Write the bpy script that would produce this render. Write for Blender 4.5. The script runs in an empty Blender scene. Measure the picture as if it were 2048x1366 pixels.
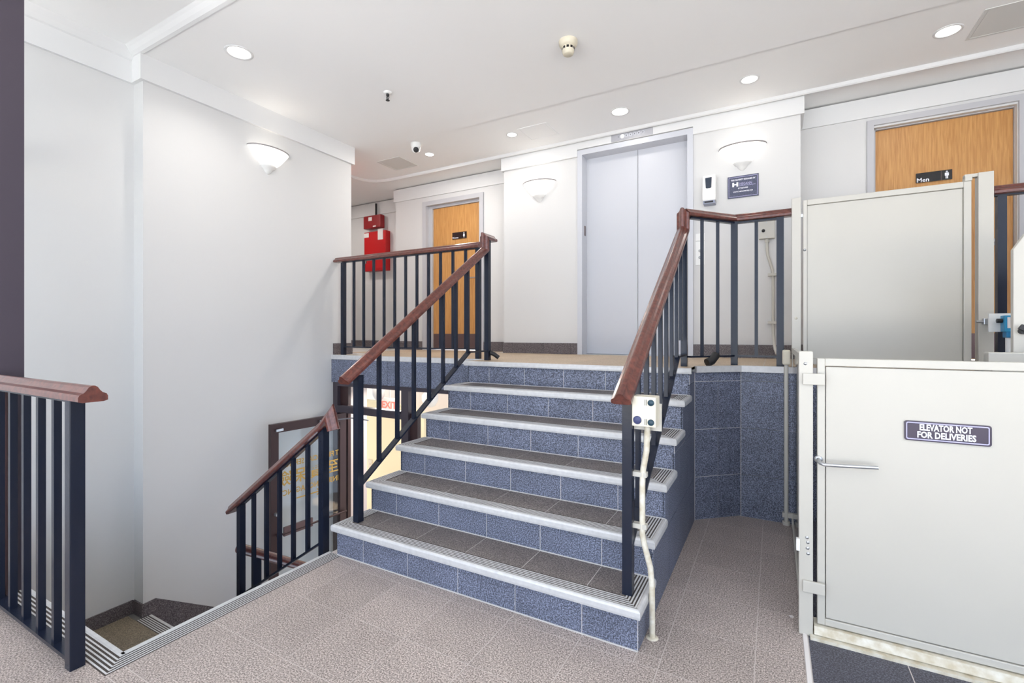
import bpy, bmesh, math, random
from mathutils import Vector, Matrix

random.seed(7)
S = bpy.context.scene
COL = S.collection
PI = math.pi

# ------------------------------------------------------------------ camera
cam_d = bpy.data.cameras.new('camera')
cam = bpy.data.objects.new('camera', cam_d)
COL.objects.link(cam)
cam_d.sensor_width = 36.0
cam_d.lens = 946.0 / 2048.0 * 36.0
cam_d.shift_y = -14.0 / 2048.0
cam_d.clip_start = 0.05
cam.location = (0, 0, 1.29)
cam.rotation_euler = (PI / 2, 0, 0.5057)
S.camera = cam

# ------------------------------------------------------------------ world, exposure, daylight
w = bpy.data.worlds.new('world')
S.world = w
w.use_nodes = True
w.node_tree.nodes['Background'].inputs[0].default_value = (0.76, 0.87, 1.05, 1)
w.node_tree.nodes['Background'].inputs[1].default_value = 1.75
S.view_settings.view_transform = 'Standard'
S.view_settings.look = 'None'
S.view_settings.gamma = 1.0
S.view_settings.use_curve_mapping = False
S.view_settings.exposure = 0.40


def lamp(name, kind, loc, power, color, rot=(0, 0, 0), size=0.2, size_y=None, spot=None):
    d = bpy.data.lights.new(name, kind)
    d.energy = power
    d.color = color
    if kind == 'AREA':
        if size_y:
            d.shape = 'RECTANGLE'
            d.size, d.size_y = size, size_y
        else:
            d.shape = 'DISK'
            d.size = size
        if spot:
            d.spread = spot
    else:
        d.shadow_soft_size = size
        if kind == 'SPOT':
            d.spot_size = spot
            d.spot_blend = 0.9
    o = bpy.data.objects.new(name, d)
    COL.objects.link(o)
    o.location = loc
    o.rotation_euler = rot
    return o


# daylight through the glazed street front behind the photographer
lamp('street_window_daylight', 'AREA', (-0.4, -2.4, 1.75), 30, (0.66, 0.82, 1.0), (PI / 2, 0, 0), 5.4, 2.9)
# sun added to light the unseen ground outside and bounce onto the ceiling
sun_d = bpy.data.lights.new('sun', 'SUN')
sun_d.energy = 24
sun_d.color = (1.0, 0.96, 0.91)
sun_d.angle = 0.02
sun = bpy.data.objects.new('sun', sun_d)
COL.objects.link(sun)
sun.rotation_euler = Vector((0.42, -0.25, -1.0)).to_track_quat('-Z', 'Y').to_euler()
WARM = (1.0, 0.955, 0.90)

# ------------------------------------------------------------------ materials
MATS = {}


def srgb(r, g, b):
    f = lambda c: (c / 255 / 12.92) if c / 255 <= 0.04045 else ((c / 255 + 0.055) / 1.055) ** 2.4
    return (f(r), f(g), f(b), 1)


def mat(name, col, rough=0.5, metal=0.0, noise=None, bump=None, emit=None, coat=0.0, spec=0.5):
    """noise = (scale, amount, col2, detail) world-space speckle; bump=(scale,strength)"""
    m = bpy.data.materials.new(name)
    m.use_nodes = True
    nt = m.node_tree
    b = nt.nodes['Principled BSDF']
    b.inputs['Base Color'].default_value = col
    b.inputs['Roughness'].default_value = rough
    b.inputs['Metallic'].default_value = metal
    b.inputs['Specular IOR Level'].default_value = spec
    if coat:
        b.inputs['Coat Weight'].default_value = coat
        b.inputs['Coat Roughness'].default_value = 0.12
    geo = nt.nodes.new('ShaderNodeNewGeometry')
    if noise:
        n = nt.nodes.new('ShaderNodeTexNoise')
        n.inputs['Scale'].default_value = noise[0]
        n.inputs['Detail'].default_value = noise[3] if len(noise) > 3 else 3
        nt.links.new(geo.outputs['Position'], n.inputs['Vector'])
        r = nt.nodes.new('ShaderNodeValToRGB')
        r.color_ramp.elements[0].position = 0.5 - noise[1]
        r.color_ramp.elements[1].position = 0.5 + noise[1]
        r.color_ramp.elements[0].color = col
        r.color_ramp.elements[1].color = noise[2]
        nt.links.new(n.outputs['Fac'], r.inputs['Fac'])
        nt.links.new(r.outputs['Color'], b.inputs['Base Color'])
    if bump:
        n = nt.nodes.new('ShaderNodeTexNoise')
        n.inputs['Scale'].default_value = bump[0]
        n.inputs['Detail'].default_value = 4
        nt.links.new(geo.outputs['Position'], n.inputs['Vector'])
        bp = nt.nodes.new('ShaderNodeBump')
        bp.inputs['Strength'].default_value = bump[1]
        bp.inputs['Distance'].default_value = 0.01
        nt.links.new(n.outputs['Fac'], bp.inputs['Height'])
        nt.links.new(bp.outputs['Normal'], b.inputs['Normal'])
    if emit:
        b.inputs['Emission Color'].default_value = emit[0]
        b.inputs['Emission Strength'].default_value = emit[1]
    MATS[name] = m
    return m


def granite(name, c1, c2, c3, rough=0.45, cloud=0.12):
    """speckled porcelain: fine two-tone grain with soft clouding and a slight per-tile shift"""
    m = bpy.data.materials.new(name)
    m.use_nodes = True
    nt = m.node_tree
    b = nt.nodes['Principled BSDF']
    b.inputs['Roughness'].default_value = rough
    geo = nt.nodes.new('ShaderNodeNewGeometry')
    n1 = nt.nodes.new('ShaderNodeTexNoise')
    n1.inputs['Scale'].default_value = 170
    n1.inputs['Detail'].default_value = 2
    r = nt.nodes.new('ShaderNodeValToRGB')
    e = r.color_ramp.elements
    e[0].position, e[0].color = 0.34, c1
    e[1].position, e[1].color = 0.66, c3
    x = e.new(0.5)
    x.color = c2
    n2 = nt.nodes.new('ShaderNodeTexNoise')
    n2.inputs['Scale'].default_value = 7
    n2.inputs['Detail'].default_value = 3
    oi = nt.nodes.new('ShaderNodeObjectInfo')
    mr = nt.nodes.new('ShaderNodeMapRange')
    mr.inputs['To Min'].default_value = 1 - cloud
    mr.inputs['To Max'].default_value = 1 + cloud
    mr2 = nt.nodes.new('ShaderNodeMapRange')
    mr2.inputs['To Min'].default_value = 0.94
    mr2.inputs['To Max'].default_value = 1.06
    mu = nt.nodes.new('ShaderNodeMath')
    mu.operation = 'MULTIPLY'
    hs = nt.nodes.new('ShaderNodeHueSaturation')
    L = nt.links.new
    L(geo.outputs['Position'], n1.inputs['Vector'])
    L(geo.outputs['Position'], n2.inputs['Vector'])
    L(n1.outputs['Fac'], r.inputs['Fac'])
    L(n2.outputs['Fac'], mr.inputs['Value'])
    L(oi.outputs['Random'], mr2.inputs['Value'])
    L(mr.outputs[0], mu.inputs[0])
    L(mr2.outputs[0], mu.inputs[1])
    L(mu.outputs[0], hs.inputs['Value'])
    L(r.outputs['Color'], hs.inputs['Color'])
    L(hs.outputs['Color'], b.inputs['Base Color'])
    bp = nt.nodes.new('ShaderNodeBump')
    bp.inputs['Strength'].default_value = 0.15
    bp.inputs['Distance'].default_value = 0.002
    L(n1.outputs['Fac'], bp.inputs['Height'])
    L(bp.outputs['Normal'], b.inputs['Normal'])
    MATS[name] = m
    return m


def wood(name, c1, c2, scale, stretch, rough=0.4, coat=0.0, seams=None):
    m = bpy.data.materials.new(name)
    m.use_nodes = True
    nt = m.node_tree
    b = nt.nodes['Principled BSDF']
    b.inputs['Roughness'].default_value = rough
    if coat:
        b.inputs['Coat Weight'].default_value = coat
        b.inputs['Coat Roughness'].default_value = 0.15
    geo = nt.nodes.new('ShaderNodeNewGeometry')
    mp = nt.nodes.new('ShaderNodeMapping')
    mp.inputs['Scale'].default_value = stretch
    wv = nt.nodes.new('ShaderNodeTexNoise')
    wv.inputs['Scale'].default_value = scale
    wv.inputs['Detail'].default_value = 6
    wv.inputs['Distortion'].default_value = 0.6
    r = nt.nodes.new('ShaderNodeValToRGB')
    r.color_ramp.elements[0].position = 0.35
    r.color_ramp.elements[1].position = 0.65
    r.color_ramp.elements[0].color = c1
    r.color_ramp.elements[1].color = c2
    L = nt.links.new
    L(geo.outputs['Position'], mp.inputs['Vector'])
    L(mp.outputs['Vector'], wv.inputs['Vector'])
    L(wv.outputs['Fac'], r.inputs['Fac'])
    L(r.outputs['Color'], b.inputs['Base Color'])
    MATS[name] = m
    return m


WALL = mat('white_wall_paint', (0.69, 0.685, 0.68, 1), 0.65, bump=(180, 0.03))
CEIL = mat('ceiling_paint', (0.93, 0.93, 0.93, 1), 0.7)
TRIM = mat('white_trim_paint', (0.75, 0.75, 0.75, 1), 0.45)
FRAME = mat('grey_frame_paint', srgb(190, 190, 194), 0.4)
ELEV = mat('pale_elevator_paint', srgb(205, 207, 214), 0.38)
OAK = wood('oak_veneer', srgb(184, 129, 70), srgb(206, 154, 92), 16, (6, 6, 0.3), 0.42)
MAHOG = wood('mahogany_handrail', srgb(78, 36, 31), srgb(112, 59, 48), 14, (3, 3, 3), 0.28, 0.5)
BLACK = mat('black_gloss_paint', (0.010, 0.014, 0.028, 1), 0.25, bump=(60, 0.05), spec=0.35)
BRONZE = mat('dark_bronze', srgb(62, 42, 42), 0.4, 0.2)
DARKFR = mat('dark_grey_frame', srgb(66, 58, 66), 0.45)
CREAM = mat('cream_lift_paint', srgb(199, 195, 186), 0.35, noise=(2.0, 0.4, srgb(193, 189, 179), 2))
CREAMW = mat('worn_cream_paint', srgb(228, 224, 212), 0.5, noise=(30, 0.20, srgb(196, 184, 158), 6))
STEEL = mat('brushed_steel', srgb(190, 192, 196), 0.28, 0.9)
ALU = mat('nosing_metal', srgb(214, 214, 214), 0.42, 0.15, noise=(40, 0.3, srgb(196, 196, 198), 4))
GRIP = mat('dark_grip', srgb(66, 58, 54), 0.8)
FGROUT = mat('floor_grout', srgb(200, 192, 188), 0.9)
GROUT = mat('pale_grout', srgb(205, 202, 200), 0.9)
FLOORT = granite('floor_granite', srgb(105, 95, 91), srgb(164, 152, 146), srgb(214, 202, 196), 0.42, 0.10)
STAIRT = granite('cool_lit_stair_granite', srgb(56, 60, 72), srgb(98, 104, 122), srgb(147, 154, 178), 0.5, 0.28)  # neutral grey tile with the cool daylight cast put into its colour
TREADT = granite('warm_lit_tread_granite', srgb(72, 66, 64), srgb(108, 100, 98), srgb(146, 138, 134), 0.5, 0.2)  # same stair tile, with the warm lamp light painted into its colour
LANDT = granite('landing_granite', srgb(160, 140, 116), srgb(192, 170, 143), srgb(214, 194, 168), 0.5, 0.08)
LOWT = granite('warm_lit_landing_granite', srgb(92, 82, 68), srgb(126, 114, 96), srgb(156, 144, 124), 0.5, 0.1)  # brown tone of the warm light put into the tile colour
BASET = granite('base_granite', srgb(66, 58, 60), srgb(98, 90, 92), srgb(136, 128, 130), 0.5, 0.1)
PLASTIC = mat('white_plastic', srgb(238, 238, 236), 0.3)
IVORY = mat('ivory_plastic', srgb(226, 219, 200), 0.4)
RED = mat('red_enamel', srgb(188, 16, 22), 0.35)
DRED = mat('dark_red_enamel', srgb(140, 20, 26), 0.35)
PAPER = mat('paper', srgb(225, 220, 218), 0.8)
RUBBER = mat('black_rubber', (0.012, 0.012, 0.014, 1), 0.5)
NAVYB = mat('navy_button', srgb(64, 70, 110), 0.4)
TEAL = mat('dark_teal_button', srgb(30, 62, 78), 0.25)
BLUEP = mat('blue_plastic', srgb(40, 140, 185), 0.35)
SIGNB = mat('purple_black_sign', srgb(48, 36, 62), 0.25)
BLK = mat('black_sign_plastic', srgb(24, 20, 22), 0.25)
WHITEINK = mat('white_lettering', srgb(240, 240, 248), 0.5)
LILAC = mat('pale_lilac_ink', srgb(190, 186, 226), 0.5)
GOLD = mat('gold_lettering', srgb(196, 158, 78), 0.4, 0.3)
SLATE = mat('slate_plaque', srgb(52, 56, 76), 0.35, noise=(260, 0.2, srgb(100, 104, 128), 2))
CONCRETE = mat('concrete', srgb(120, 118, 116), 0.9)
YELLOW = mat('yellow_wall_paint', srgb(238, 228, 194), 0.7)
PINKW = mat('warm_white_paint', srgb(232, 220, 214), 0.7)
MAT_D = granite('dark_entry_mat', srgb(50, 50, 58), srgb(74, 74, 84), srgb(104, 104, 116), 0.6, 0.2)
KICK = mat('kick_plate', srgb(112, 92, 92), 0.4, 0.6)
GREYV = mat('grey_vent', srgb(216, 216, 214), 0.6)
ORANGE = mat('orange_strip', srgb(230, 150, 50), 0.5)
LITDISC = mat('lit_diffuser', (1, 1, 1, 1), 0.5, emit=((1, 0.97, 0.9, 1), 5.0))
LITSHADE = mat('lit_glass_shade', (0.95, 0.93, 0.9, 1), 0.4, emit=((1, 0.95, 0.86, 1), 1.0))
LITBTN = mat('lit_indicator', (1, 1, 1, 1), 0.4, emit=((1, 1, 1, 1), 2.0))
EXITR = mat('red_lit_lettering', srgb(230, 60, 60), 0.4, emit=((1, 0.12, 0.08, 1), 1.6))
BEIGED = mat('aged_ivory', srgb(214, 206, 186), 0.45)


def glass_mat(name, tint, gloss):
    m = bpy.data.materials.new(name)
    m.use_nodes = True
    nt = m.node_tree
    for n in list(nt.nodes):
        nt.nodes.remove(n)
    o = nt.nodes.new('ShaderNodeOutputMaterial')
    t = nt.nodes.new('ShaderNodeBsdfTransparent')
    t.inputs[0].default_value = tint
    g = nt.nodes.new('ShaderNodeBsdfGlossy')
    g.inputs['Roughness'].default_value = 0.03
    mx = nt.nodes.new('ShaderNodeMixShader')
    fr = nt.nodes.new('ShaderNodeLayerWeight')
    fr.inputs['Blend'].default_value = 0.5
    pw = nt.nodes.new('ShaderNodeMath')
    pw.operation = 'POWER'
    pw.inputs[1].default_value = 5.0
    nt.links.new(fr.outputs['Facing'], pw.inputs[0])
    mu = nt.nodes.new('ShaderNodeMath')
    mu.operation = 'MULTIPLY_ADD'
    mu.inputs[1].default_value = gloss
    mu.inputs[2].default_value = 0.03
    nt.links.new(pw.outputs[0], mu.inputs[0])
    nt.links.new(mu.outputs[0], mx.inputs[0])
    nt.links.new(t.outputs[0], mx.inputs[1])
    nt.links.new(g.outputs[0], mx.inputs[2])
    nt.links.new(mx.outputs[0], o.inputs[0])
    return m


GLASS = glass_mat('clear_glass', (0.96, 0.98, 0.985, 1), 0.5)
ACRYL = glass_mat('grey_acrylic', (0.72, 0.72, 0.76, 1), 1.0)

# ------------------------------------------------------------------ mesh helpers
ORIG = {}


def reg(o, org, parent=None):
    COL.objects.link(o)
    ORIG[o.name] = Vector(org)
    if parent is not None:
        o.parent = parent
        o.location = Vector(org) - ORIG[parent.name]
    else:
        o.location = org
    return o


def tag(o, label=None, cat=None, group=None, kind=None):
    if label:
        o['label'] = label
    if cat:
        o['category'] = cat
    if group:
        o['group'] = group
    if kind:
        o['kind'] = kind
    return o


def thing(name, label, cat, loc, group=None):
    o = bpy.data.objects.new(name, None)
    o.empty_display_size = 0.1
    reg(o, loc)
    return tag(o, label, cat, group)


class MB:
    def __init__(self):
        self.v, self.f, self.mi, self.sm = [], [], [], []

    def add(self, vs, fs, mi=0, smooth=False):
        o = len(self.v)
        self.v += [Vector(p) for p in vs]
        for f in fs:
            self.f.append([o + i for i in f])
            self.mi.append(mi)
            self.sm.append(smooth)
        return self

    def box(self, x0, x1, y0, y1, z0, z1, mi=0):
        vs = [(x, y, z) for z in (z0, z1) for y in (y0, y1) for x in (x0, x1)]
        fs = [(0, 2, 3, 1), (4, 5, 7, 6), (0, 1, 5, 4), (2, 6, 7, 3), (0, 4, 6, 2), (1, 3, 7, 5)]
        return self.add(vs, fs, mi)

    def cbox(self, x0, x1, y0, y1, z0, z1, c, mi=0):
        """box with chamfered edges (bmesh bevel)"""
        bm = bmesh.new()
        vs = [bm.verts.new((x, y, z)) for z in (z0, z1) for y in (y0, y1) for x in (x0, x1)]
        for f in [(0, 2, 3, 1), (4, 5, 7, 6), (0, 1, 5, 4), (2, 6, 7, 3), (0, 4, 6, 2), (1, 3, 7, 5)]:
            bm.faces.new([vs[i] for i in f])
        bmesh.ops.bevel(bm, geom=list(bm.edges), offset=c, segments=2, affect='EDGES', profile=0.6)
        bm.verts.index_update()
        self.add([v.co.copy() for v in bm.verts], [[v.index for v in f.verts] for f in bm.faces], mi)
        bm.free()
        return self

    def prism(self, poly, axis, a0, a1, mi=0):
        """extrude a 2-D polygon along axis; poly in the other two coords (order x,y,z)"""
        def P(p, a):
            if axis == 'x':
                return (a, p[0], p[1])
            if axis == 'y':
                return (p[0], a, p[1])
            return (p[0], p[1], a)
        n = len(poly)
        vs = [P(p, a0) for p in poly] + [P(p, a1) for p in poly]
        fs = [list(range(n))[::-1], list(range(n, 2 * n))]
        fs += [(i, (i + 1) % n, n + (i + 1) % n, n + i) for i in range(n)]
        return self.add(vs, fs, mi)

    def lathe(self, prof, origin, axis, ref, n=24, a0=0, a1=2 * PI, mi=0, cap=False):
        """prof = [(r,h)], axis = direction of h, ref = direction of angle 0"""
        ax = Vector(axis).normalized()
        e1 = Vector(ref).normalized()
        e2 = ax.cross(e1)
        og = Vector(origin)
        full = abs(a1 - a0 - 2 * PI) < 1e-6
        m = n if full else n + 1
        vs = []
        for r, h in prof:
            for i in range(m):
                t = a0 + (a1 - a0) * i / n
                vs.append(og + ax * h + (e1 * math.cos(t) + e2 * math.sin(t)) * r)
        fs = []
        for j in range(len(prof) - 1):
            for i in range(n):
                k = (i + 1) % m
                fs.append((j * m + i, j * m + k, (j + 1) * m + k, (j + 1) * m + i))
        self.add(vs, fs, mi, True)
        if cap:
            self.add([vs[i] for i in range(m)], [list(range(m))[::-1]], mi)
            b = (len(prof) - 1) * m
            self.add([vs[b + i] for i in range(m)], [list(range(m))], mi)
        return self

    def cyl(self, p0, p1, r, n=14, mi=0):
        p0, p1 = Vector(p0), Vector(p1)
        d = p1 - p0
        ref = Vector((0, 0, 1)) if abs(d.normalized().z) < 0.9 else Vector((1, 0, 0))
        ref = (ref - d.normalized() * ref.dot(d.normalized()))
        return self.lathe([(r, 0), (r, d.length)], p0, d, ref, n, mi=mi, cap=True)

    def tube(self, path, r, n=10, mi=0):
        P = [Vector(p) for p in path]
        m = len(P)
        T = []
        for i in range(m):
            a = P[max(i - 1, 0)]
            b = P[min(i + 1, m - 1)]
            T.append((b - a).normalized())
        up = Vector((0, 0, 1)) if abs(T[0].z) < 0.9 else Vector((1, 0, 0))
        u = (up - T[0] * up.dot(T[0])).normalized()
        vs = []
        for i in range(m):
            u = (u - T[i] * u.dot(T[i])).normalized()
            v = T[i].cross(u)
            for k in range(n):
                t = 2 * PI * k / n
                vs.append(P[i] + (u * math.cos(t) + v * math.sin(t)) * r)
        fs = []
        for i in range(m - 1):
            for k in range(n):
                l = (k + 1) % n
                fs.append((i * n + k, i * n + l, (i + 1) * n + l, (i + 1) * n + k))
        self.add(vs, fs, mi, True)
        self.add(vs[:n], [list(range(n))[::-1]], mi)
        self.add(vs[-n:], [list(range(n))], mi)
        return self

    def obox(self, a, b, width, height, mi=0, up=(0, 0, 1)):
        """bar from a to b, width across, height along 'up' (perpendicularised)"""
        a, b = Vector(a), Vector(b)
        d = (b - a).normalized()
        u = Vector(up)
        u = (u - d * u.dot(d)).normalized()
        s = d.cross(u)
        vs = []
        for p in (a, b):
            for i, j in ((-1, -1), (1, -1), (1, 1), (-1, 1)):
                vs.append(p + s * (i * width / 2) + u * (j * height / 2))
        return self.add(vs, [(0, 3, 2, 1), (4, 5, 6, 7), (0, 1, 5, 4), (1, 2, 6, 5), (2, 3, 7, 6), (3, 0, 4, 7)], mi)

    def sweep(self, path, rights, prof, mi=0):
        P = [Vector(p) for p in path]
        D = [(P[i + 1] - P[i]).normalized() for i in range(len(P) - 1)]
        R = [Vector(r).normalized() for r in rights]
        U = [R[i].cross(D[i]) for i in range(len(D))]
        vs = []
        for i in range(len(P)):
            if i == 0:
                r, u = R[0], U[0]
            elif i == len(P) - 1:
                r, u = R[-1], U[-1]
            else:
                r = (R[i - 1] + R[i]) / (1 + R[i - 1].dot(R[i]))
                u = (U[i - 1] + U[i]) / (1 + U[i - 1].dot(U[i]))
            for a, b in prof:
                vs.append(P[i] + r * a + u * b)
        n = len(prof)
        fs = [list(range(n))[::-1], [(len(P) - 1) * n + i for i in range(n)]]
        for i in range(len(P) - 1):
            for k in range(n):
                l = (k + 1) % n
                fs.append((i * n + k, i * n + l, (i + 1) * n + l, (i + 1) * n + k))
        return self.add(vs, fs, mi)

    def build(self, name, mats, parent=None, org=None, bevel=0.0):
        if not isinstance(mats, (list, tuple)):
            mats = [mats]
        if org is None:
            org = ORIG[parent.name] if parent is not None else Vector((0, 0, 0))
        org = Vector(org)
        me = bpy.data.meshes.new(name)
        me.from_pydata([v - org for v in self.v], [], self.f)
        for m in mats:
            me.materials.append(m)
        for p, i, s in zip(me.polygons, self.mi, self.sm):
            p.material_index = i
            p.use_smooth = s
        bm = bmesh.new()
        bm.from_mesh(me)
        bmesh.ops.recalc_face_normals(bm, faces=bm.faces)
        bm.to_mesh(me)
        bm.free()
        o = bpy.data.objects.new(name, me)
        reg(o, org, parent)
        if bevel:
            md = o.modifiers.new('bevel', 'BEVEL')
            md.width = bevel
            md.segments = 2
            md.limit_method = 'ANGLE'
            md.angle_limit = 0.6
        return o


CACHE = {}


def piece(name, x0, x1, y0, y1, z0, z1, m, parent, ch=0.0):
    """box piece sharing mesh data with equal-sized pieces; each its own object"""
    dx, dy, dz = round(x1 - x0, 4), round(y1 - y0, 4), round(z1 - z0, 4)
    key = (name, dx, dy, dz, m.name)
    c = Vector(((x0 + x1) / 2, (y0 + y1) / 2, (z0 + z1) / 2))
    if key not in CACHE:
        b = MB()
        if ch:
            b.cbox(-dx / 2, dx / 2, -dy / 2, dy / 2, -dz / 2, dz / 2, ch)
        else:
            b.box(-dx / 2, dx / 2, -dy / 2, dy / 2, -dz / 2, dz / 2)
        me = bpy.data.meshes.new(name)
        me.from_pydata(b.v, [], b.f)
        me.materials.append(m)
        bm = bmesh.new()
        bm.from_mesh(me)
        bmesh.ops.recalc_face_normals(bm, faces=bm.faces)
        bm.to_mesh(me)
        bm.free()
        CACHE[key] = me
    o = bpy.data.objects.new(name, CACHE[key])
    return reg(o, c, parent)


def struct(name, mb, m, label=None, parent=None):
    o = mb.build(name, m, parent)
    if parent is None:
        o['kind'] = 'structure'
    if label:
        o['label'] = label
    return o


def text(name, s, size, loc, right, up, m, parent, align='CENTER', bold=0.0, sx=1.0, depth=0.0012, fitw=None):
    cu = bpy.data.curves.new(name, 'FONT')
    cu.body = s
    cu.size = size
    cu.align_x = align
    cu.align_y = 'CENTER'
    cu.extrude = depth
    cu.offset = bold
    cu.resolution_u = 2
    o = bpy.data.objects.new(name + '_tmp', cu)
    COL.objects.link(o)
    bpy.context.view_layer.update()
    dg = bpy.context.evaluated_depsgraph_get()
    me = bpy.data.meshes.new_from_object(o.evaluated_get(dg))
    bpy.data.objects.remove(o)
    if fitw:
        xsv = [v.co.x for v in me.vertices]
        sx = fitw / (max(xsv) - min(xsv))
    r, u = Vector(right).normalized(), Vector(up).normalized()
    n = r.cross(u)
    M = Matrix(((r.x * sx, u.x, n.x, 0), (r.y * sx, u.y, n.y, 0), (r.z * sx, u.z, n.z, 0), (0, 0, 0, 1)))
    me.transform(M)
    me.materials.clear()
    me.materials.append(m)
    ob = bpy.data.objects.new(name, me)
    return reg(ob, loc, parent)


# ------------------------------------------------------------------ key dimensions (metres)
R_, T_ = 0.178, 0.27               # riser, tread
ZL = 6 * R_                        # upper landing 1.068
YN = 1.905                         # first nosing
XSL, XSR = -2.262, -0.470          # stair edges
ZC = 3.44                          # ceiling
XW = -4.25                         # left wall face
YE = 4.98                          # elevator wall face
YD = 5.35                          # restroom door walls
XF = -2.297                         # floor edge at stairwell
TP = 0.3275                        # tile pitch
G = 0.0018                         # half joint

# ------------------------------------------------------------------ STRUCTURE: walls
b = MB().box(-7.4, XW, 1.81, 3.86, -1.9, ZC)
wl = struct('wall_left', b, WALL, 'white stairwell wall with sconce, running up to the corridor corner')
b = MB().box(-7.4, -4.39, -2.6, 1.81, -1.9, ZC + 0.05)
wl2 = struct('wall_left_front', b, WALL, 'white recessed wall at far left beside the dark entrance frame')
# crown bands on left walls
b = MB().box(XW, XW + 0.028, 1.782, 3.888, 3.245, ZC).box(-4.40, XW, 1.782, 1.81, 3.245, ZC + 0.05).box(-7.4, XW, 3.86, 3.888, 3.245, ZC)
struct('trim_1', b, TRIM, 'flat white crown band along the stairwell wall')
b = MB().box(-4.39, -4.365, -2.6, 1.782, 3.245, 3.435)
b.prism([(-4.39, 3.40), (-4.35, 3.42), (-4.33, 3.45), (-4.30, 3.49), (-4.39, 3.49)], 'y', -2.6, 1.80)
struct('trim_2', b, TRIM, 'white crown band and cove along the far left wall')
# elevator wall block with opening
EX0, EX1 = -1.86, -0.755
EZ = 3.28
b = MB()
b.box(-2.87, -1.914, YE, 5.9, ZL - 0.3, ZC)
b.box(-0.701, 0.21, YE, 5.9, ZL - 0.3, ZC)
b.box(-1.914, -0.701, YE, 5.9, 3.334, ZC)
b.box(-1.914, -0.701, 5.3, 5.9, ZL - 0.3, 3.334)
struct('wall_back', b, WALL, 'white elevator wall projecting between the two restroom alcoves')
b = MB().box(-2.895, -1.915, YE - 0.025, YE, 3.268, ZC).box(-0.70, 0.238, YE - 0.025, YE, 3.268, ZC)
b.box(-1.915, -0.70, YE - 0.025, YE, 3.345, ZC).box(-2.895, -2.87, YE, YD, 3.268, ZC).box(0.21, 0.238, YE, YD, 3.268, ZC)
struct('trim_3', b, TRIM, 'white crown band above elevator wall')
# alcove walls
WX0, WX1, WZ = -4.37, -3.44, 3.135
b = MB().box(-4.95, WX0, YD, 5.95, ZL - 0.3, ZC).box(WX1, -2.87, YD, 5.95, ZL - 0.3, ZC).box(WX0, WX1, YD, 5.95, WZ, ZC)
struct('wall_back_left', b, WALL, 'white alcove wall around the left oak restroom door')
MX0, MX1, MZ = 0.79, 1.73, 3.165
b = MB().box(0.21, MX0, YD, 5.95, ZL - 0.3, ZC).box(MX1, 3.4, YD, 5.95, ZL - 0.3, ZC).box(MX0, MX1, YD, 5.95, MZ, ZC)
struct('wall_back_right', b, WALL, 'white alcove wall around the right oak restroom door')
b = MB().box(-4.975, -2.87, YD - 0.02, YD, 3.262, ZC)
struct('trim_4', b, TRIM, 'white crown band above left restroom door')
b = MB().box(0.21, 3.4, YD - 0.02, YD, 3.262, ZC)
struct('trim_5', b, TRIM, 'white crown band above right restroom door')
b = MB().box(-7.4, -4.95, 5.68, 5.95, ZL - 0.3, ZC).box(-7.4, -4.95, 5.66, 5.68, 3.235, ZC)
struct('wall_corridor', b, WALL, 'shaded corridor end wall carrying the red fire boxes')
b = MB().box(-7.5, -7.4, 3.86, 5.95, ZL - 0.3, ZC)
struct('wall_corridor_end', b, WALL)
b = MB().box(3.3, 3.4, 1.1, 5.35, -0.1, ZC + 0.05)
struct('wall_right', b, WALL)

# ------------------------------------------------------------------ STRUCTURE: ceiling
b = MB().box(XW - 0.2, 3.4, 1.80, 4.06, ZC, ZC + 0.3)
b.box(-7.5, 3.4, 4.06, 6.0, ZC + 0.014, ZC + 0.3).box(-7.5, XW - 0.0, 3.80, 4.06, ZC + 0.014, ZC + 0.3)
b.box(-4.6, 3.4, -2.6, 1.80, 3.49, 3.74)
struct('ceiling', b, CEIL, 'flat white ceiling in shallow steps')
b = MB()
b.prism([(1.795, 3.435), (1.775, 3.44), (1.755, 3.455), (1.735, 3.475), (1.715, 3.49), (1.80, 3.49), (1.80, 3.435)], 'x', -4.36, 3.4)
struct('trim_6', b, TRIM, 'white cove moulding at the near ceiling step')
# bead moulding in front of the alcoves, curved at the corridor end
b = MB()
path = [(3.3, 4.93, 3.437), (-4.55, 4.93, 3.437), (-4.72, 4.92, 3.437), (-4.86, 4.885, 3.437), (-4.95, 4.82, 3.437), (-5.0, 4.72, 3.437), (-5.02, 4.6, 3.437), (-5.02, 3.9, 3.437)]
rights = []
for i in range(len(path) - 1):
    d = Vector(path[i + 1]) - Vector(path[i])
    rights.append(d.cross(Vector((0, 0, 1))))
b.sweep(path, rights, [(-0.014, 0.02), (-0.014, -0.012), (-0.007, -0.02), (0.007, -0.02), (0.014, -0.012), (0.014, 0.02)])
struct('trim_7', b, TRIM, 'white bead moulding curving across the ceiling')

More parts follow.
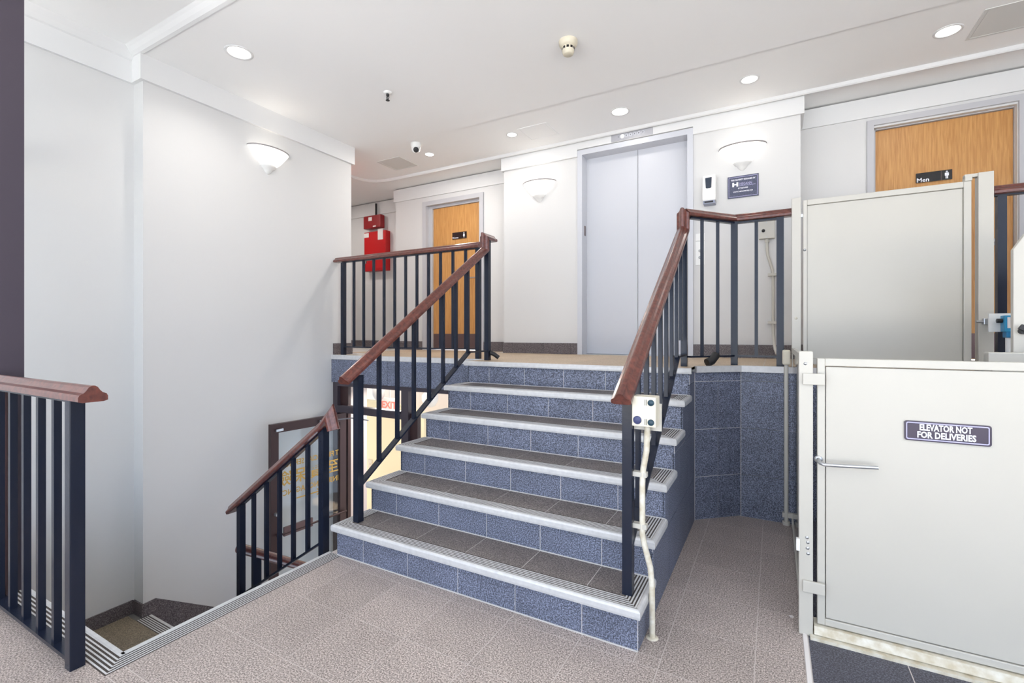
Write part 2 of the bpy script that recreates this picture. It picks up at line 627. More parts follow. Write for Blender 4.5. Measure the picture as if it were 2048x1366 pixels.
# ------------------------------------------------------------------ STRUCTURE: floors
b = MB().box(XF + 0.0, 3.3, -2.6, 3.73, -0.30, -0.0008).box(-4.388, XF, -2.6, 0.905, -0.30, -0.0008)
fl = struct('floor', b, FGROUT, 'speckled grey granite tile floor of the entrance level')
xs = [-1.375 + TP * i for i in range(-7, 13)]
ys = [1.862 + TP * i for i in range(-7, 7)]
lim = lambda a, lo, hi: max(lo, min(hi, a))
for i in range(len(xs) - 1):
    for j in range(len(ys) - 1):
        x0, x1, y0, y1 = xs[i], xs[i + 1], ys[j], ys[j + 1]
        if y1 > 3.725:
            y1 = 3.725
        if y1 - y0 < 0.03:
            continue
        # clear of the staircase footprint
        if y0 >= 1.91 and x0 < -0.485:
            if x1 <= -0.485 + 0.02:
                continue
            x0 = -0.485
        if y0 < 1.93 < y1 and x0 < -0.485:
            if x1 > -0.485 + 0.02:
                piece('floor_tile', -0.485 + G, x1 - G, y0 + G, 1.93 - G, -0.018, 0, FLOORT, fl)
                piece('floor_tile', -0.485 + G, x1 - G, 1.93 + G, y1 - G, -0.018, 0, FLOORT, fl)
                x1 = -0.485
                piece('floor_tile', x0 + G, x1 - G, y0 + G, 1.93 - G, -0.018, 0, FLOORT, fl)
                continue
            y1 = 1.93
        if x0 < XF + 0.088:
            if y0 >= 0.80:
                x0 = max(x0, XF + 0.088)
            elif y1 > 0.82 and x0 < XF + 0.088:
                if x1 > XF + 0.1:
                    piece('floor_tile', XF + 0.088 + G, x1 - G, 0.82 + G, y1 - G, -0.018, 0, FLOORT, fl)
                y1 = 0.82
        if x1 - x0 < 0.03 or y1 - y0 < 0.03:
            continue
        if x1 < -3.5 and y0 > 0.8:
            continue
        # dark lift threshold zone
        if x1 > 0.125 and y0 < 2.4:
            if x0 < 0.105:
                x1 = 0.107
            else:
                continue
        if x0 > 0.13 and y0 > 2.3:
            continue
        piece('floor_tile', x0 + G, x1 - G, y0 + G, y1 - G, -0.018, 0, FLOORT, fl)
# edge nosing of the stairwell opening (ribbed strip along two sides, mitred)
b = MB()
for k in range(6):
    o0 = 0.004 + k * 0.0145
    b.box(XF + o0, XF + o0 + 0.006, 0.905 - o0, 1.93, -0.004, 0.0015)
    b.box(-3.33, XF + o0 + 0.006, 0.905 - o0 - 0.006, 0.905 - o0, -0.004, 0.0015)
b.box(XF - 0.012, XF + 0.004, 0.905, 1.93, -0.03, 0.0035)
b.box(-3.33, XF + 0.004, 0.901, 0.915, -0.03, 0.0035)
en = b.build('edge_nosing', ALU, fl)
en['label'] = 'ribbed metal edge strip around stairwell opening'
b = MB().box(XF, XF + 0.087, 0.817, 1.93, -0.02, 0.0006).box(-3.33, XF, 0.817, 0.905, -0.02, 0.0006)
b.build('grip_strip', GRIP, en)
# dark lift threshold tiles and pale strip
b = MB().box(0.1085, 0.124, 1.2, 2.40, -0.01, 0.006)
ts = b.build('threshold_strip', PAPER, fl)
for i in range(4):
    for j in range(4):
        x0, y0 = 0.127 + i * 0.33, 1.10 + j * 0.325
        piece('lift_floor_tile', x0 + G, x0 + 0.33 - G, y0 + G, y0 + 0.325 - G, -0.018, -0.0005, MAT_D, fl)

b = MB().box(-14, 16, -16, -2.62, -0.30, -0.02).box(3.42, 16, -2.62, 12, -0.30, -0.02)
struct('floor_bounce_plane', b, mat('pale_bounce_plane', srgb(205, 203, 198), 0.9))  # unseen ground plane added to bounce sunlight up to the ceiling
# upper landing slab
b = MB()
b.box(-7.4, 3.3, 3.86, 6.0, 0.70, ZL - 0.001)
b.box(XW, XSL, 3.582, 3.86, 0.772, ZL - 0.001)
b.prism([(XSL + 0.03, 3.285), (XSR - 0.026, 3.285), (XSR - 0.026, 3.50), (-0.216, 3.742), (3.3, 3.742), (3.3, 3.86), (XSL + 0.03, 3.86)], 'z', 0.78, ZL - 0.001)
ul = struct('floor_landing', b, GROUT, 'beige tiled upper landing floor')
for i in range(-10, 9):
    for j in range(5):
        x0, x1 = -1.375 + TP * i, -1.375 + TP * (i + 1)
        y0, y1 = 3.742 + TP * j, 3.742 + TP * (j + 1)
        y1 = min(y1, 5.34)
        if x0 < XW and y0 < 3.87:
            continue
        if y1 > YE:
            inb = -2.87 < x1 - 0.02 and x0 + 0.02 < 0.21
            if inb:
                y1 = min(y1, YE - 0.012)
        if y1 - y0 < 0.04:
            continue
        piece('landing_tile', x0 + G, x1 - G, y0 + G, y1 - G, ZL - 0.016, ZL, LANDT, ul)
for i in range(-3, 3):
    x0, x1 = -1.375 + TP * i, -1.375 + TP * (i + 1)
    x0, x1 = max(x0, XSL + 0.003), min(x1, XSR - 0.012)
    if x1 - x0 > 0.03:
        piece('landing_tile', x0 + G, x1 - G, 3.28, 3.742 - G, ZL - 0.016, ZL, LANDT, ul)
b = MB().prism([(XSR - 0.011, 3.30), (XSR - 0.011, 3.515), (-0.225, 3.7405), (XSR - 0.011, 3.7405)], 'z', ZL - 0.016, ZL)
b.build('landing_tile', LANDT, ul)
for x0, x1 in ((XW + 0.002, -3.745), (-3.745, -3.42), (-3.42, -3.09), (-3.09, -2.77), (-2.77, -2.44), (-2.44, XSL)):
    piece('landing_tile', x0 + G, x1 - G, 3.60, 3.742 - G, ZL - 0.016, ZL, LANDT, ul)
# fascia under the left landing edge: granite tiles and metal nosing
b = MB().box(XW + 0.003, XSL - 0.004, 3.572, 3.600, ZL - 0.048, ZL + 0.001)
b.build('landing_nosing', ALU, ul, bevel=0.004)
xsp = [XW + 0.003, -3.745, -3.42, -3.09, -2.77, -2.44, XSL - 0.006]
for x0, x1 in zip(xsp[:-1], xsp[1:]):
    piece('fascia_tile', x0 + G, x1 - G, 3.578, 3.592, 0.772, ZL - 0.048 - G, STAIRT, ul)
# right edge: nosing along angled and straight edge
b = MB()
prof = [(-0.012, -0.042), (0.02, -0.042), (0.02, 0.002), (-0.012, 0.002)]
pth = [(XSR - 0.01, 3.492, ZL), (-0.207, 3.732, ZL), (0.092, 3.732, ZL)]
rts = []
for i in range(2):
    d = Vector(pth[i + 1]) - Vector(pth[i])
    rts.append(d.cross(Vector((0, 0, 1))))
b.sweep(pth, rts, prof)
b.build('landing_nosing', ALU, ul)
# wall below the right landing edge
b = MB().prism([(XSR - 0.020, 3.491), (XSR - 0.010, 3.496), (-0.211, 3.7370), (3.3, 3.7370), (3.3, 3.86), (XSR - 0.020, 3.86)], 'z', -0.3, ZL - 0.045)
wr = struct('wall_landing', b, GROUT, 'granite tiled wall below the landing edge, angled beside the stairs')
zt = [0, 0.298, 0.629, 0.962, ZL - 0.042]
A0, A1 = Vector((XSR - 0.0105, 3.4935)), Vector((-0.207, 3.736))
for k in range(4):
    for t0, t1 in ((0, 0.5), (0.5, 1)):
        p, q = A0.lerp(A1, t0 + 0.004), A0.lerp(A1, t1 - 0.004)
        d = (q - p).normalized()
        nn = Vector((-d.y, d.x)) * 0.012
        b = MB().prism([tuple(p), tuple(q), tuple(q + nn), tuple(p + nn)], 'z', zt[k] + G, zt[k + 1] - G)
        b.build('wall_tile', STAIRT, wr)
    for x0, x1 in ((-0.205, 0.06), (0.06, 0.39), (0.39, 0.72)):
        piece('wall_tile', x0 + G, x1 - G, 3.728, 3.742, zt[k] + G, zt[k + 1] - G, STAIRT, wr)

# ------------------------------------------------------------------ baseboards (granite)
def base(name, segs, label=None):
    root = None
    for x0, x1, y0, y1, z0, z1 in segs:
        if root is None:
            root = struct(name, MB().box(x0 + G, x1 - G, y0, y1, z0, z1), BASET, label)
        else:
            piece('base_tile', x0 + G, x1 - G, y0, y1, z0, z1, BASET, root)
    return root


base('baseboard_back', [(x0, x1, YE - 0.011, YE, ZL, ZL + 0.125) for x0, x1 in ((-2.88, -2.33), (-2.33, -2.0), (-2.0, -1.915))]
     + [(x0, x1, YE - 0.011, YE, ZL, ZL + 0.125) for x0, x1 in ((-0.70, -0.29), (-0.29, 0.01), (0.01, 0.215))], 'granite base tiles along the elevator wall')
base('baseboard_back_left', [(x0, x1, YD - 0.011, YD, ZL, ZL + 0.125) for x0, x1 in ((-4.955, -4.7), (-4.7, -4.425), (-3.39, -3.1), (-3.1, -2.875))])
base('baseboard_back_right', [(x0, x1, YD - 0.011, YD, ZL, ZL + 0.125) for x0, x1 in ((0.215, 0.5), (0.5, 0.74))])
base('baseboard_corridor', [(x0, x1, 5.669, 5.68, ZL, ZL + 0.125) for x0, x1 in ((-6.6, -6.27), (-6.27, -5.94), (-5.94, -5.61), (-5.61, -5.28), (-5.28, -4.955))])
b = MB().box(XW, XW + 0.011, 3.602, 3.871, ZL, ZL + 0.125).box(-5.2, XW + 0.0, 3.86, 3.871, ZL, ZL + 0.125)
struct('baseboard_left', b, BASET, 'granite base tile at the end of the stairwell wall')

# ------------------------------------------------------------------ MAIN STAIRCASE
st = thing('staircase', 'wide granite tiled staircase of six steps with white ribbed nosings, centre of the lobby', 'staircase', (-1.37, 1.93, 0))
b = MB()
poly = []
for k in range(6):
    y = YN + 0.0262 + T_ * k
    poly += [(y, R_ * k - (0.0015 if k else 0)), (y, R_ * (k + 1) - 0.0015)]
poly[-1] = (poly[-1][0], ZL - 0.05)
poly += [(3.284, ZL - 0.05), (3.284, 0.75), (2.06, 0.0)]
b.prism(poly, 'x', XSL + 0.03, XSR - 0.0135)
b.build('grout_core', GROUT, st)
xj = [-2.030, -1.705, -1.378, -1.053, -0.725]
X0, X1 = XSL + 0.022, XSR - 0.014
xr = [X0] + xj + [X1]
for k in range(6):
    yr = YN + 0.025 + T_ * k
    zb, zt_ = R_ * k, R_ * (k + 1)
    for x0, x1 in zip(xr[:-1], xr[1:]):
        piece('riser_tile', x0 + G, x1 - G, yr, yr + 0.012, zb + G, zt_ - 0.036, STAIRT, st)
    piece('grout_line', X0, X1, yr - 0.0045, yr, zb, zb + 0.004, GROUT, st)
    if k < 5:
        yf = YN + 0.09 + T_ * k
        yb = YN + 0.025 + T_ * (k + 1)
        xt = [XSL + 0.09] + xj + [XSR - 0.09]
        for x0, x1 in zip(xt[:-1], xt[1:]):
            if x1 - x0 > 0.02:
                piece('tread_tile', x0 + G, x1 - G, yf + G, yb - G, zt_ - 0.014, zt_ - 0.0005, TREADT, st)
    # nosing: lip on three sides plus concentric ribs
    yn = YN + T_ * k
    b = MB()
    lip = 0.036
    yb = yn + T_ + 0.024 if k < 5 else yn + 0.03
    prof = [(0, -lip), (0, -0.010), (0.003, -0.003), (0.010, 0.0), (0.018, 0.0), (0.018, -0.006), (0.022, -0.012), (0.022, -lip)]
    prof = [(0.0, -lip), (-0.002, -0.026), (-0.002, -0.008), (0.002, -0.001), (0.008, 0.002), (0.014, 0.002), (0.014, -0.006), (0.022, -0.012), (0.022, -lip)]
    pl = [(p[0], p[1]) for p in prof]
    # front lip swept left->right around to the sides
    path = [(XSL, yb, zt_), (XSL, yn, zt_), (XSR, yn, zt_), (XSR, yb, zt_)] if k < 5 else [(XSL, yn, zt_), (XSR, yn, zt_)]
    rts = []
    for i in range(len(path) - 1):
        d = (Vector(path[i + 1]) - Vector(path[i])).normalized()
        rts.append(Vector((0, 0, 1)).cross(d))
    # 'right' here points inward (up x dir = left of travel)
    pr = [(a, c) for a, c in pl]
    P = [Vector(p) for p in path]
    vs = []
    for i in range(len(P)):
        if i == 0:
            r = rts[0]
        elif i == len(P) - 1:
            r = rts[-1]
        else:
            r = (rts[i - 1] + rts[i]) / (1 + rts[i - 1].dot(rts[i]))
        for a, c in pr:
            vs.append(P[i] + r * a + Vector((0, 0, c)))
    n = len(pr)
    fs = [list(range(n)), [(len(P) - 1) * n + i for i in range(n)]]
    for i in range(len(P) - 1):
        for q in range(n):
            l = (q + 1) % n
            fs.append((i * n + q, i * n + l, (i + 1) * n + l, (i + 1) * n + q))
    b.add(vs, fs)
    if k < 5:
        for q in range(5):
            o0 = 0.020 + q * 0.0135
            o1 = o0 + 0.0065
            b.box(XSL + o0, XSR - o0, yn + o0, yn + o1, zt_ - 0.012, zt_ + 0.0008)
            b.box(XSL + o0, XSL + o1, yn + o1, yb - 0.004, zt_ - 0.012, zt_ + 0.0008)
            b.box(XSR - o1, XSR - o0, yn + o1, yb - 0.004, zt_ - 0.012, zt_ + 0.0008)
    no = b.build('nosing', ALU, st)
    if k < 5:
        b = MB()
        b.box(XSL + 0.02, XSR - 0.02, yn + 0.018, yn + 0.089, zt_ - 0.014, zt_ - 0.0002)
        b.box(XSL + 0.02, XSL + 0.089, yn + 0.089, yb - 0.004, zt_ - 0.014, zt_ - 0.0002)
        b.box(XSR - 0.089, XSR - 0.02, yn + 0.089, yb - 0.004, zt_ - 0.014, zt_ - 0.0002)
        b.build('grip_strip', GRIP, no)
# stepped side tiling, right and left
brk = [YN + 0.025 + T_ * k for k in range(6)] + [3.55]


def hgt(y):
    k = 0
    for i in range(6):
        if y >= brk[i] - 1e-6:
            k = i + 1
    return R_ * k - 0.036


def side_tiles(xa, xb, ymax, zlo):
    zg = [0, 0.298, 0.629, 0.962, 1.2]
    yg = [1.93 + TP * i for i in range(0, 6)]
    for j in range(len(yg) - 1):
        y0, y1 = yg[j], min(yg[j + 1], ymax)
        if y1 - y0 < 0.02:
            continue
        cuts = [y0] + [c for c in brk if y0 + 1e-4 < c < y1 - 1e-4] + [y1]
        for i in range(4):
            z0, z1 = zg[i], zg[i + 1]
            top = []
            for c0, c1 in zip(cuts[:-1], cuts[1:]):
                h = min(z1 - G, hgt(c0 + 1e-3))
                if h > z0 + 0.01:
                    top += [(c0, h), (c1, h)]
            if not top:
                continue
            ys_ = top[0][0]
            poly = [(ys_ + G, z0 + G), (y1 - G, z0 + G)] + [(lim(p[0], ys_ + G, y1 - G), p[1]) for p in reversed(top)]
            b = MB().prism(poly, 'x', xa, xb)
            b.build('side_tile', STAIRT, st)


side_tiles(XSR - 0.024, XSR - 0.012, 3.490, 0)
b = MB()
poly = [(1.935, -1.7), (3.55, -1.7), (3.55, hgt(3.5))]
for k in range(5, -1, -1):
    poly += [(brk[k], hgt(brk[k] + 0.01))]
    if k:
        poly += [(brk[k], hgt(brk[k] - 0.01))]
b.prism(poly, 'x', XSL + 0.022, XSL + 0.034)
b.build('side_panel', STAIRT, st)

# ------------------------------------------------------------------ LOWER STAIRWELL
ZM = -5 * R_
R2 = 0.197
ls = thing('lower_staircase', 'granite stairs descending from floor edge to a small landing at lower left', 'staircase', (-3.3, 1.3, ZM))
b = MB().box(-4.385, -3.28, 0.91, 1.805, ZM - 0.2, ZM - 0.001).box(XW + 0.003, -3.28, 1.805, 1.85, ZM - 0.2, ZM - 0.001)
for k in range(4):
    b.box(XF - T_ * (k + 1), XF - T_ * k, 0.91, 1.93, ZM - 0.2, -R_ * (k + 1) - 0.003)
for k in range(1, 6):
    b.box(XW + 0.003, -3.28, 1.85 + T_ * (k - 1), 1.85 + T_ * k if k < 5 else 3.2, -2.05, ZM - R2 * k - 0.003)
b.build('concrete_core', CONCRETE, ls)
for x0, x1 in ((-4.38, -3.95), (-3.95, -3.62), (-3.62, -3.28)):
    for y0, y1 in ((0.912, 1.16), (1.16, 1.488), (1.488, 1.765)):
        piece('landing_tile', x0 + G, x1 - G, y0 + G, y1 - G, ZM - 0.014, ZM, LOWT, ls)
for k in range(4):
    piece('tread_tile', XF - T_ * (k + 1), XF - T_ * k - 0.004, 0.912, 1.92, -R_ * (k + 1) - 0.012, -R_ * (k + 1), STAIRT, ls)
for k in range(0, 5):
    zz = ZM - R2 * k
    yy = 1.85 + T_ * k
    b = MB().box(XW + 0.004, -3.29, yy - 0.006, yy + 0.012, zz - 0.036, zz + 0.002)
    for q in range(5):
        b.box(XW + 0.004, -3.29, yy - 0.022 - q * 0.0145, yy - 0.015 - q * 0.0145, zz - 0.012, zz + 0.0012)
    nn = b.build('nosing', ALU, ls)
    MB().box(XW + 0.004, -3.29, yy - 0.085, yy - 0.004, zz - 0.014, zz + 0.0002).build('grip_strip', GRIP, nn)
    if k:
        piece('tread_tile', XW + 0.004, -3.29, yy - T_ + 0.014, yy - 0.086, zz - 0.012, zz, STAIRT, ls)
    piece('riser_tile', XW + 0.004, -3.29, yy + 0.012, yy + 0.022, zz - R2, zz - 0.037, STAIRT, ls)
b = MB().box(-4.385, XF, 0.897, 0.909, ZM - 0.2, -0.03)
b.build('side_panel', STAIRT, ls)
b = MB().box(XF - 0.010, XF, 0.91, 1.93, -R_, -0.032)
b.build('riser_tile', STAIRT, ls)
# base tiles hugging the left wall
zb = ZM + 0.105
b = MB().box(-4.389, -4.378, 0.912, 1.485, ZM, zb)
bw = struct('baseboard_stairwell', b, BASET, 'dark granite base tiles following the lower stair along the left wall')
piece('base_tile', -4.389, -4.378, 1.488, 1.799, ZM, zb, BASET, bw)
piece('base_tile', -4.378, XW + 0.011, 1.799, 1.81, ZM, zb, BASET, bw)
b = MB().prism([(1.811, ZM - 0.35), (1.811, zb), (1.895, zb + 0.005), (2.35, zb + 0.005 - 0.300), (2.35, zb - 0.75)], 'x', XW, XW + 0.011)
b.build('base_tile', BASET, bw)
b = MB().prism([(2.353, zb - 0.75), (2.353, zb + 0.005 - 0.302), (3.3, zb + 0.005 - 0.93), (3.3, zb - 1.2)], 'x', XW, XW + 0.011)
b.build('base_tile', BASET, bw)

# lower hall beyond the glass door
ZH = ZM - 5 * R2
b = MB().box(-7.4, 0.0, 3.2, 8.0, ZH - 0.2, ZH)
struct('floor_lower_hall', b, LANDT)
b = MB().box(-7.4, -0.5, 6.3, 6.4, ZH, 0.70)
struct('wall_lower_hall', b, PINKW, 'pinkish white far wall of the lower hall')
b = MB().box(-4.40, XW, 3.86, 4.10, ZH, 0.70)
struct('wall_lower_hall_left', b, PINKW)
b = MB().prism([(-6.3, -1.78), (-4.62, -1.78), (-4.62, 0.10), (-5.2, 0.20), (-6.3, 0.24)], 'y', 5.60, 5.68)
struct('wall_lower_hall_yellow', b, YELLOW, 'yellow lit wall of lower hall')
lamp('hall_lamp', 'AREA', (-4.6, 4.9, 0.66), 9, (1.0, 0.90, 0.74), (0, 0, 0), 0.9)
lamp('hall_lamp', 'AREA', (-3.75, 4.0, 0.64), 9, (1.0, 0.93, 0.86), (0, 0, 0), 0.4)
lamp('hall_lamp', 'AREA', (-3.1, 4.9, 0.66), 5, (1.0, 0.92, 0.86), (0, 0, 0), 0.6)

# lower glazed doorway: frame + leaf
d4 = struct('door_1', MB().box(XW + 0.006, XW + 0.075, 3.60, 3.68, ZH, 0.768), DARKFR, 'dark framed glazed doorway below landing, its glass leaf swung open')
MB().box(XW + 0.075, -4.055, 3.64, 3.68, ZH, 0.768).build('side_jamb', BRONZE, d4)
MB().box(XW + 0.075, XSL - 0.02, 3.60, 3.68, 0.728, 0.768).build('head_frame', DARKFR, d4)
b = MB().box(XW + 0.075, -3.26, 3.60, 3.68, 0.44, 0.515).box(XW + 0.075, -3.26, 3.585, 3.60, 0.500, 0.520)
b.build('transom_bar', DARKFR, d4)
MB().box(-3.26, -3.17, 3.60, 3.68, ZH, 0.728).build('mullion', DARKFR, d4)
MB().box(-3.17, -3.075, 3.63, 3.68, ZH, 0.5).build('second_leaf_stile', BRONZE, d4)
MB().box(-4.055, -3.26, 3.638, 3.644, 0.515, 0.728).build('transom_pane', GLASS, d4)
MB().box(-3.075, XSL - 0.03, 3.648, 3.654, ZH, 0.728).build('side_pane', GLASS, d4)
# open leaf along the left wall
LA, LB = Vector((-4.06, 3.60, 0)), Vector((-4.125, 2.772, 0))
ld = (LB - LA).normalized()
ln = Vector((-ld.y, ld.x, 0))


def leafbox(t0, t1, z0, z1, n0=-0.022, n1=0.022):
    a, c = LA + ld * t0, LA + ld * t1
    pts = [a + ln * n0, c + ln * n0, c + ln * n1, a + ln * n1]
    return [(p.x, p.y) for p in pts], z0, z1


LW = (LB - LA).length
b = MB()
for t0, t1, z0, z1 in ((0, 0.075, ZH + 0.01, 0.445), (LW - 0.075, LW, ZH + 0.01, 0.445), (0.075, LW - 0.075, 0.36, 0.445), (0.075, LW - 0.075, ZH + 0.01, ZH + 0.16)):
    p, a, c = leafbox(t0, t1, z0, z1)
    b.prism(p, 'z', a, c)
lf = b.build('door_leaf', BRONZE, d4)
p, a, c = leafbox(0.075, LW - 0.075, ZH + 0.16, 0.36, -0.004, 0.004)
MB().prism(p, 'z', a, c).build('pane', GLASS, lf)
# gold lettering applied to the outer face, read from behind here
gc = LA + ld * (LW * 0.50)
face = gc + ln * 0.0058
rgt = ld            # mirrored as the leaf is seen from inside
mir = [('T FINANCIAL SERVICES', 0.075, 0.035), ('至價保險', 0.150, -0.105), ('INSURANCE AGENCY', 0.075, -0.235)]
nrm = ln if ln.x > 0 else -ln      # towards the camera
face = gc + nrm * 0.006
# text reads along -right when seen from the camera
camr = Vector((0, 0, 1)).cross(nrm)
for s, sz, z in mir:
    text('lettering', s, sz, Vector((face.x, face.y, z)), -camr, (0, 0, 1), GOLD, lf, bold=0.0015, fitw=0.66, depth=0.0004)
b = MB()
q0 = face + ld * 0.05
b.obox((face.x - ld.x * 0.12, face.y - ld.y * 0.12, -0.315), (face.x + ld.x * 0.15, face.y + ld.y * 0.15, -0.315), 0.001, 0.012)
for sgn in (1, -1):
    tip = Vector((face.x - ld.x * 0.13, face.y - ld.y * 0.13, -0.315))
    b.obox(tip, tip + ld * 0.055 + Vector((0, 0, 0.03 * sgn)), 0.001, 0.012)
b.build('arrow_mark', GOLD, lf)
# push bar with plate, closer arm, hardware
b = MB()
pa, pb = LA + ld * 0.02 + nrm * 0.05, LA + ld * (LW - 0.04) + nrm * 0.05
b.cyl((pa.x, pa.y, -0.60), (pb.x, pb.y, -0.60), 0.010)
b.build('push_bar', BRONZE, lf)
pc, pd = LA + ld * 0.42 + nrm * 0.045, LA + ld * 0.72 + nrm * 0.045
MB().obox((pc.x, pc.y, -0.585), (pd.x, pd.y, -0.585), 0.02, 0.085).build('push_plate', KICK, lf)
b = MB()
pe = LA + ld * (LW - 0.04)
b.obox((pe.x + nrm.x * 0.03, pe.y, 0.385), (pe.x + nrm.x * 0.03 - ld.x * 0.07, pe.y - ld.y * 0.07, 0.388), 0.02, 0.022)
b.cyl((pe.x + nrm.x * 0.02, pe.y, -0.40), (pe.x + nrm.x * 0.06, pe.y, -0.40), 0.016)
b.build('latch', STEEL, lf)
pf = LA + ld * 0.25 + nrm * 0.03
b = MB().obox((pf.x, pf.y, 0.40), (-3.93, 3.585, 0.40), 0.012, 0.012).obox((pf.x, pf.y, 0.40), (pf.x + ld.x * 0.08, pf.y + ld.y * 0.08, 0.40), 0.03, 0.03)
b.obox((-3.93, 3.585, 0.40), (-3.70, 3.59, 0.395), 0.012, 0.012)
b.build('closer_arm', STEEL, d4)
# hall things seen through the doorway
ex = thing('exit_sign', 'lit red lettered exit sign seen through the transom pane', 'sign', (-4.93, 5.2, 0.2))
MB().cbox(-5.05, -4.80, 5.18, 5.22, 0.15, 0.36, 0.006).build('housing', PLASTIC, ex)
MB().cyl((-4.925, 5.2, 0.36), (-4.925, 5.2, 0.70), 0.012).build('hanger', FRAME, ex)
text('lettering', 'EXIT', 0.14, (-4.925, 5.178, 0.255), (1, 0, 0), (0, 0, 1), EXITR, ex, bold=0.004)
dl_ = thing('dome_light', 'grey dome lamp above the exit sign, seen through the transom', 'lamp', (-4.95, 5.1, 0.46))
MB().lathe([(0.001, -0.12), (0.05, -0.10), (0.085, -0.04), (0.095, 0.06), (0.085, 0.12)], (-4.95, 5.0, 0.46), (0, 0, 1), (1, 0, 0), 20).build('dome', FRAME, dl_)
MB().cyl((-4.95, 5.0, 0.56), (-4.95, 5.0, 0.70), 0.02).build('stem', FRAME, dl_)
d2 = thing('dome_light', 'round grey lamp seen through right side pane beside the top steps', 'lamp', (-4.16, 5.1, 0.40))
MB().lathe([(0.001, -0.12), (0.07, -0.09), (0.11, -0.02), (0.11, 0.05), (0.06, 0.11), (0.02, 0.13)], (-4.10, 5.1, 0.41), (0, 0, 1), (1, 0, 0), 20).build('dome', PLASTIC, d2)
MB().cyl((-4.10, 5.1, 0.52), (-4.10, 5.1, 0.70), 0.015).build('stem', FRAME, d2)
ls_ = thing('light_switch', 'yellowish switch plate on the yellow hall wall', 'switch', (-5.72, 5.595, -0.79))
MB().cbox(-5.775, -5.685, 5.588, 5.60, -0.875, -0.735, 0.003).build('plate', BEIGED, ls_)
MB().box(-5.736, -5.724, 5.578, 5.590, -0.825, -0.79).build('toggle', IVORY, ls_)

# ------------------------------------------------------------------ RAILINGS
HR = [(-0.042, 0.0), (-0.042, 0.014), (-0.038, 0.022), (-0.026, 0.028), (-0.019, 0.036), (-0.013, 0.046), (-0.006, 0.051), (0, 0.052),
      (0.006, 0.051), (0.013, 0.046), (0.019, 0.036), (0.026, 0.028), (0.038, 0.022), (0.042, 0.014), (0.042, 0.0), (0.03, -0.004), (-0.03, -0.004)]
SL = 0.655


def stair_rail(x, label, yb0, ystub, side):
    t = thing('stair_railing', label, 'railing', (x, 2.02, R_))
    zu = lambda y: 1.035 + SL * (y - 1.96)          # underside of handrail
    zbb = lambda y: 0.405 + SL * (y - 2.04)         # bottom bar top
    yv = 3.435
    path = [(x, 1.915, zu(1.915)), (x, yv, zu(yv)), (x, yv, 2.105), (x, ystub, 2.105)]
    MB().sweep(path, [(1, 0, 0)] * 3, HR).build('handrail', MAHOG, t)
    b = MB().obox((x, 1.99, zu(1.99) - 0.008), (x, yv + 0.02, zu(yv + 0.02) - 0.008), 0.034, 0.010)
    b.build('top_bar', BLACK, t)
    b = MB().obox((x, 2.02, zbb(2.02) - 0.006), (x, 3.185, zbb(3.185) - 0.006), 0.044, 0.012)
    b.obox((x, 3.18, zbb(3.182) - 0.006), (x, 3.47, zbb(3.182) - 0.004), 0.034, 0.012)
    b.build('bottom_bar', BLACK, t)
    piece('post', x - 0.021, x + 0.021, 2.0, 2.042, R_, 1.05, BLACK, t)
    piece('post', x - 0.021, x + 0.021, 3.452, 3.494, ZL, 2.11, BLACK, t)
    for i in range(8):
        y = 2.19 + 0.1638 * i
        piece('baluster', x - 0.011, x + 0.011, y - 0.011, y + 0.011, zbb(y) - 0.004, zu(y) - 0.004, BLACK, t)
    if not side:
        return t
    b = MB().tube([(x + side * 0.02, 3.48, 1.135), (x + side * 0.05, 3.50, 1.120), (x + side * 0.085, 3.52, 1.09)], 0.018, 12)
    b.build('rubber_bumper', RUBBER, t)
    return t


srl = stair_rail(-2.165, 'left sloping railing of the main staircase, mahogany handrail on black balusters', 1.93, 3.57, 1)
srr = stair_rail(-0.548, 'right sloping railing of the main staircase carrying the small control box', 1.93, 3.50, 0)

# landing guard at left
lg = thing('landing_railing', 'level guard railing on left landing edge above the glass door, before the red boxes', 'railing', (-3.2, 3.635, ZL))
Y = 3.635
MB().sweep([(-4.235, Y, 2.085), (-2.345, Y, 2.085)], [(0, -1, 0)], HR).build('handrail', MAHOG, lg)
MB().box(-4.13, -2.35, Y - 0.017, Y + 0.017, 2.072, 2.082).build('top_bar', BLACK, lg)
MB().box(-4.13, -2.35, Y - 0.017, Y + 0.017, 1.150, 1.162).build('bottom_bar', BLACK, lg)
for x in (-4.120, -2.365):
    piece('post', x - 0.021, x + 0.021, Y - 0.021, Y + 0.021, ZL, 2.075, BLACK, lg)
for i in range(1, 12):
    x = -4.105 + 0.1455 * i
    piece('baluster', x - 0.011, x + 0.011, Y - 0.011, Y + 0.011, 1.158, 2.074, BLACK, lg)

# landing guard at right, bent
rg = thing('landing_railing', 'bent guard railing at the right landing edge beside the lift gate', 'railing', (-0.248, 3.80, ZL))
Pa, Pb, Pc = Vector((-0.535, 3.455, 2.112)), Vector((-0.252, 3.80, 2.112)), Vector((0.106, 3.80, 2.112))
rts = [(Pb - Pa).cross(Vector((0, 0, 1))), (Pc - Pb).cross(Vector((0, 0, 1)))]
MB().sweep([Pa, Pb, Pc], rts, HR).build('handrail', MAHOG, rg)
b = MB()
for zz in (2.10, 1.135):
    b = MB().obox((Pa.x + .02, Pa.y + .02, zz), (Pb.x, Pb.y, zz), 0.034, 0.012).obox((Pb.x, Pb.y, zz), (0.04, Pb.y, zz), 0.034, 0.012)
    b.build('top_bar' if zz > 2 else 'bottom_bar', BLACK, rg)
for x in (-0.252, 0.038):
    piece('post', x - 0.0225, x + 0.0225, 3.7775, 3.8225, ZL, 2.11, BLACK, rg)
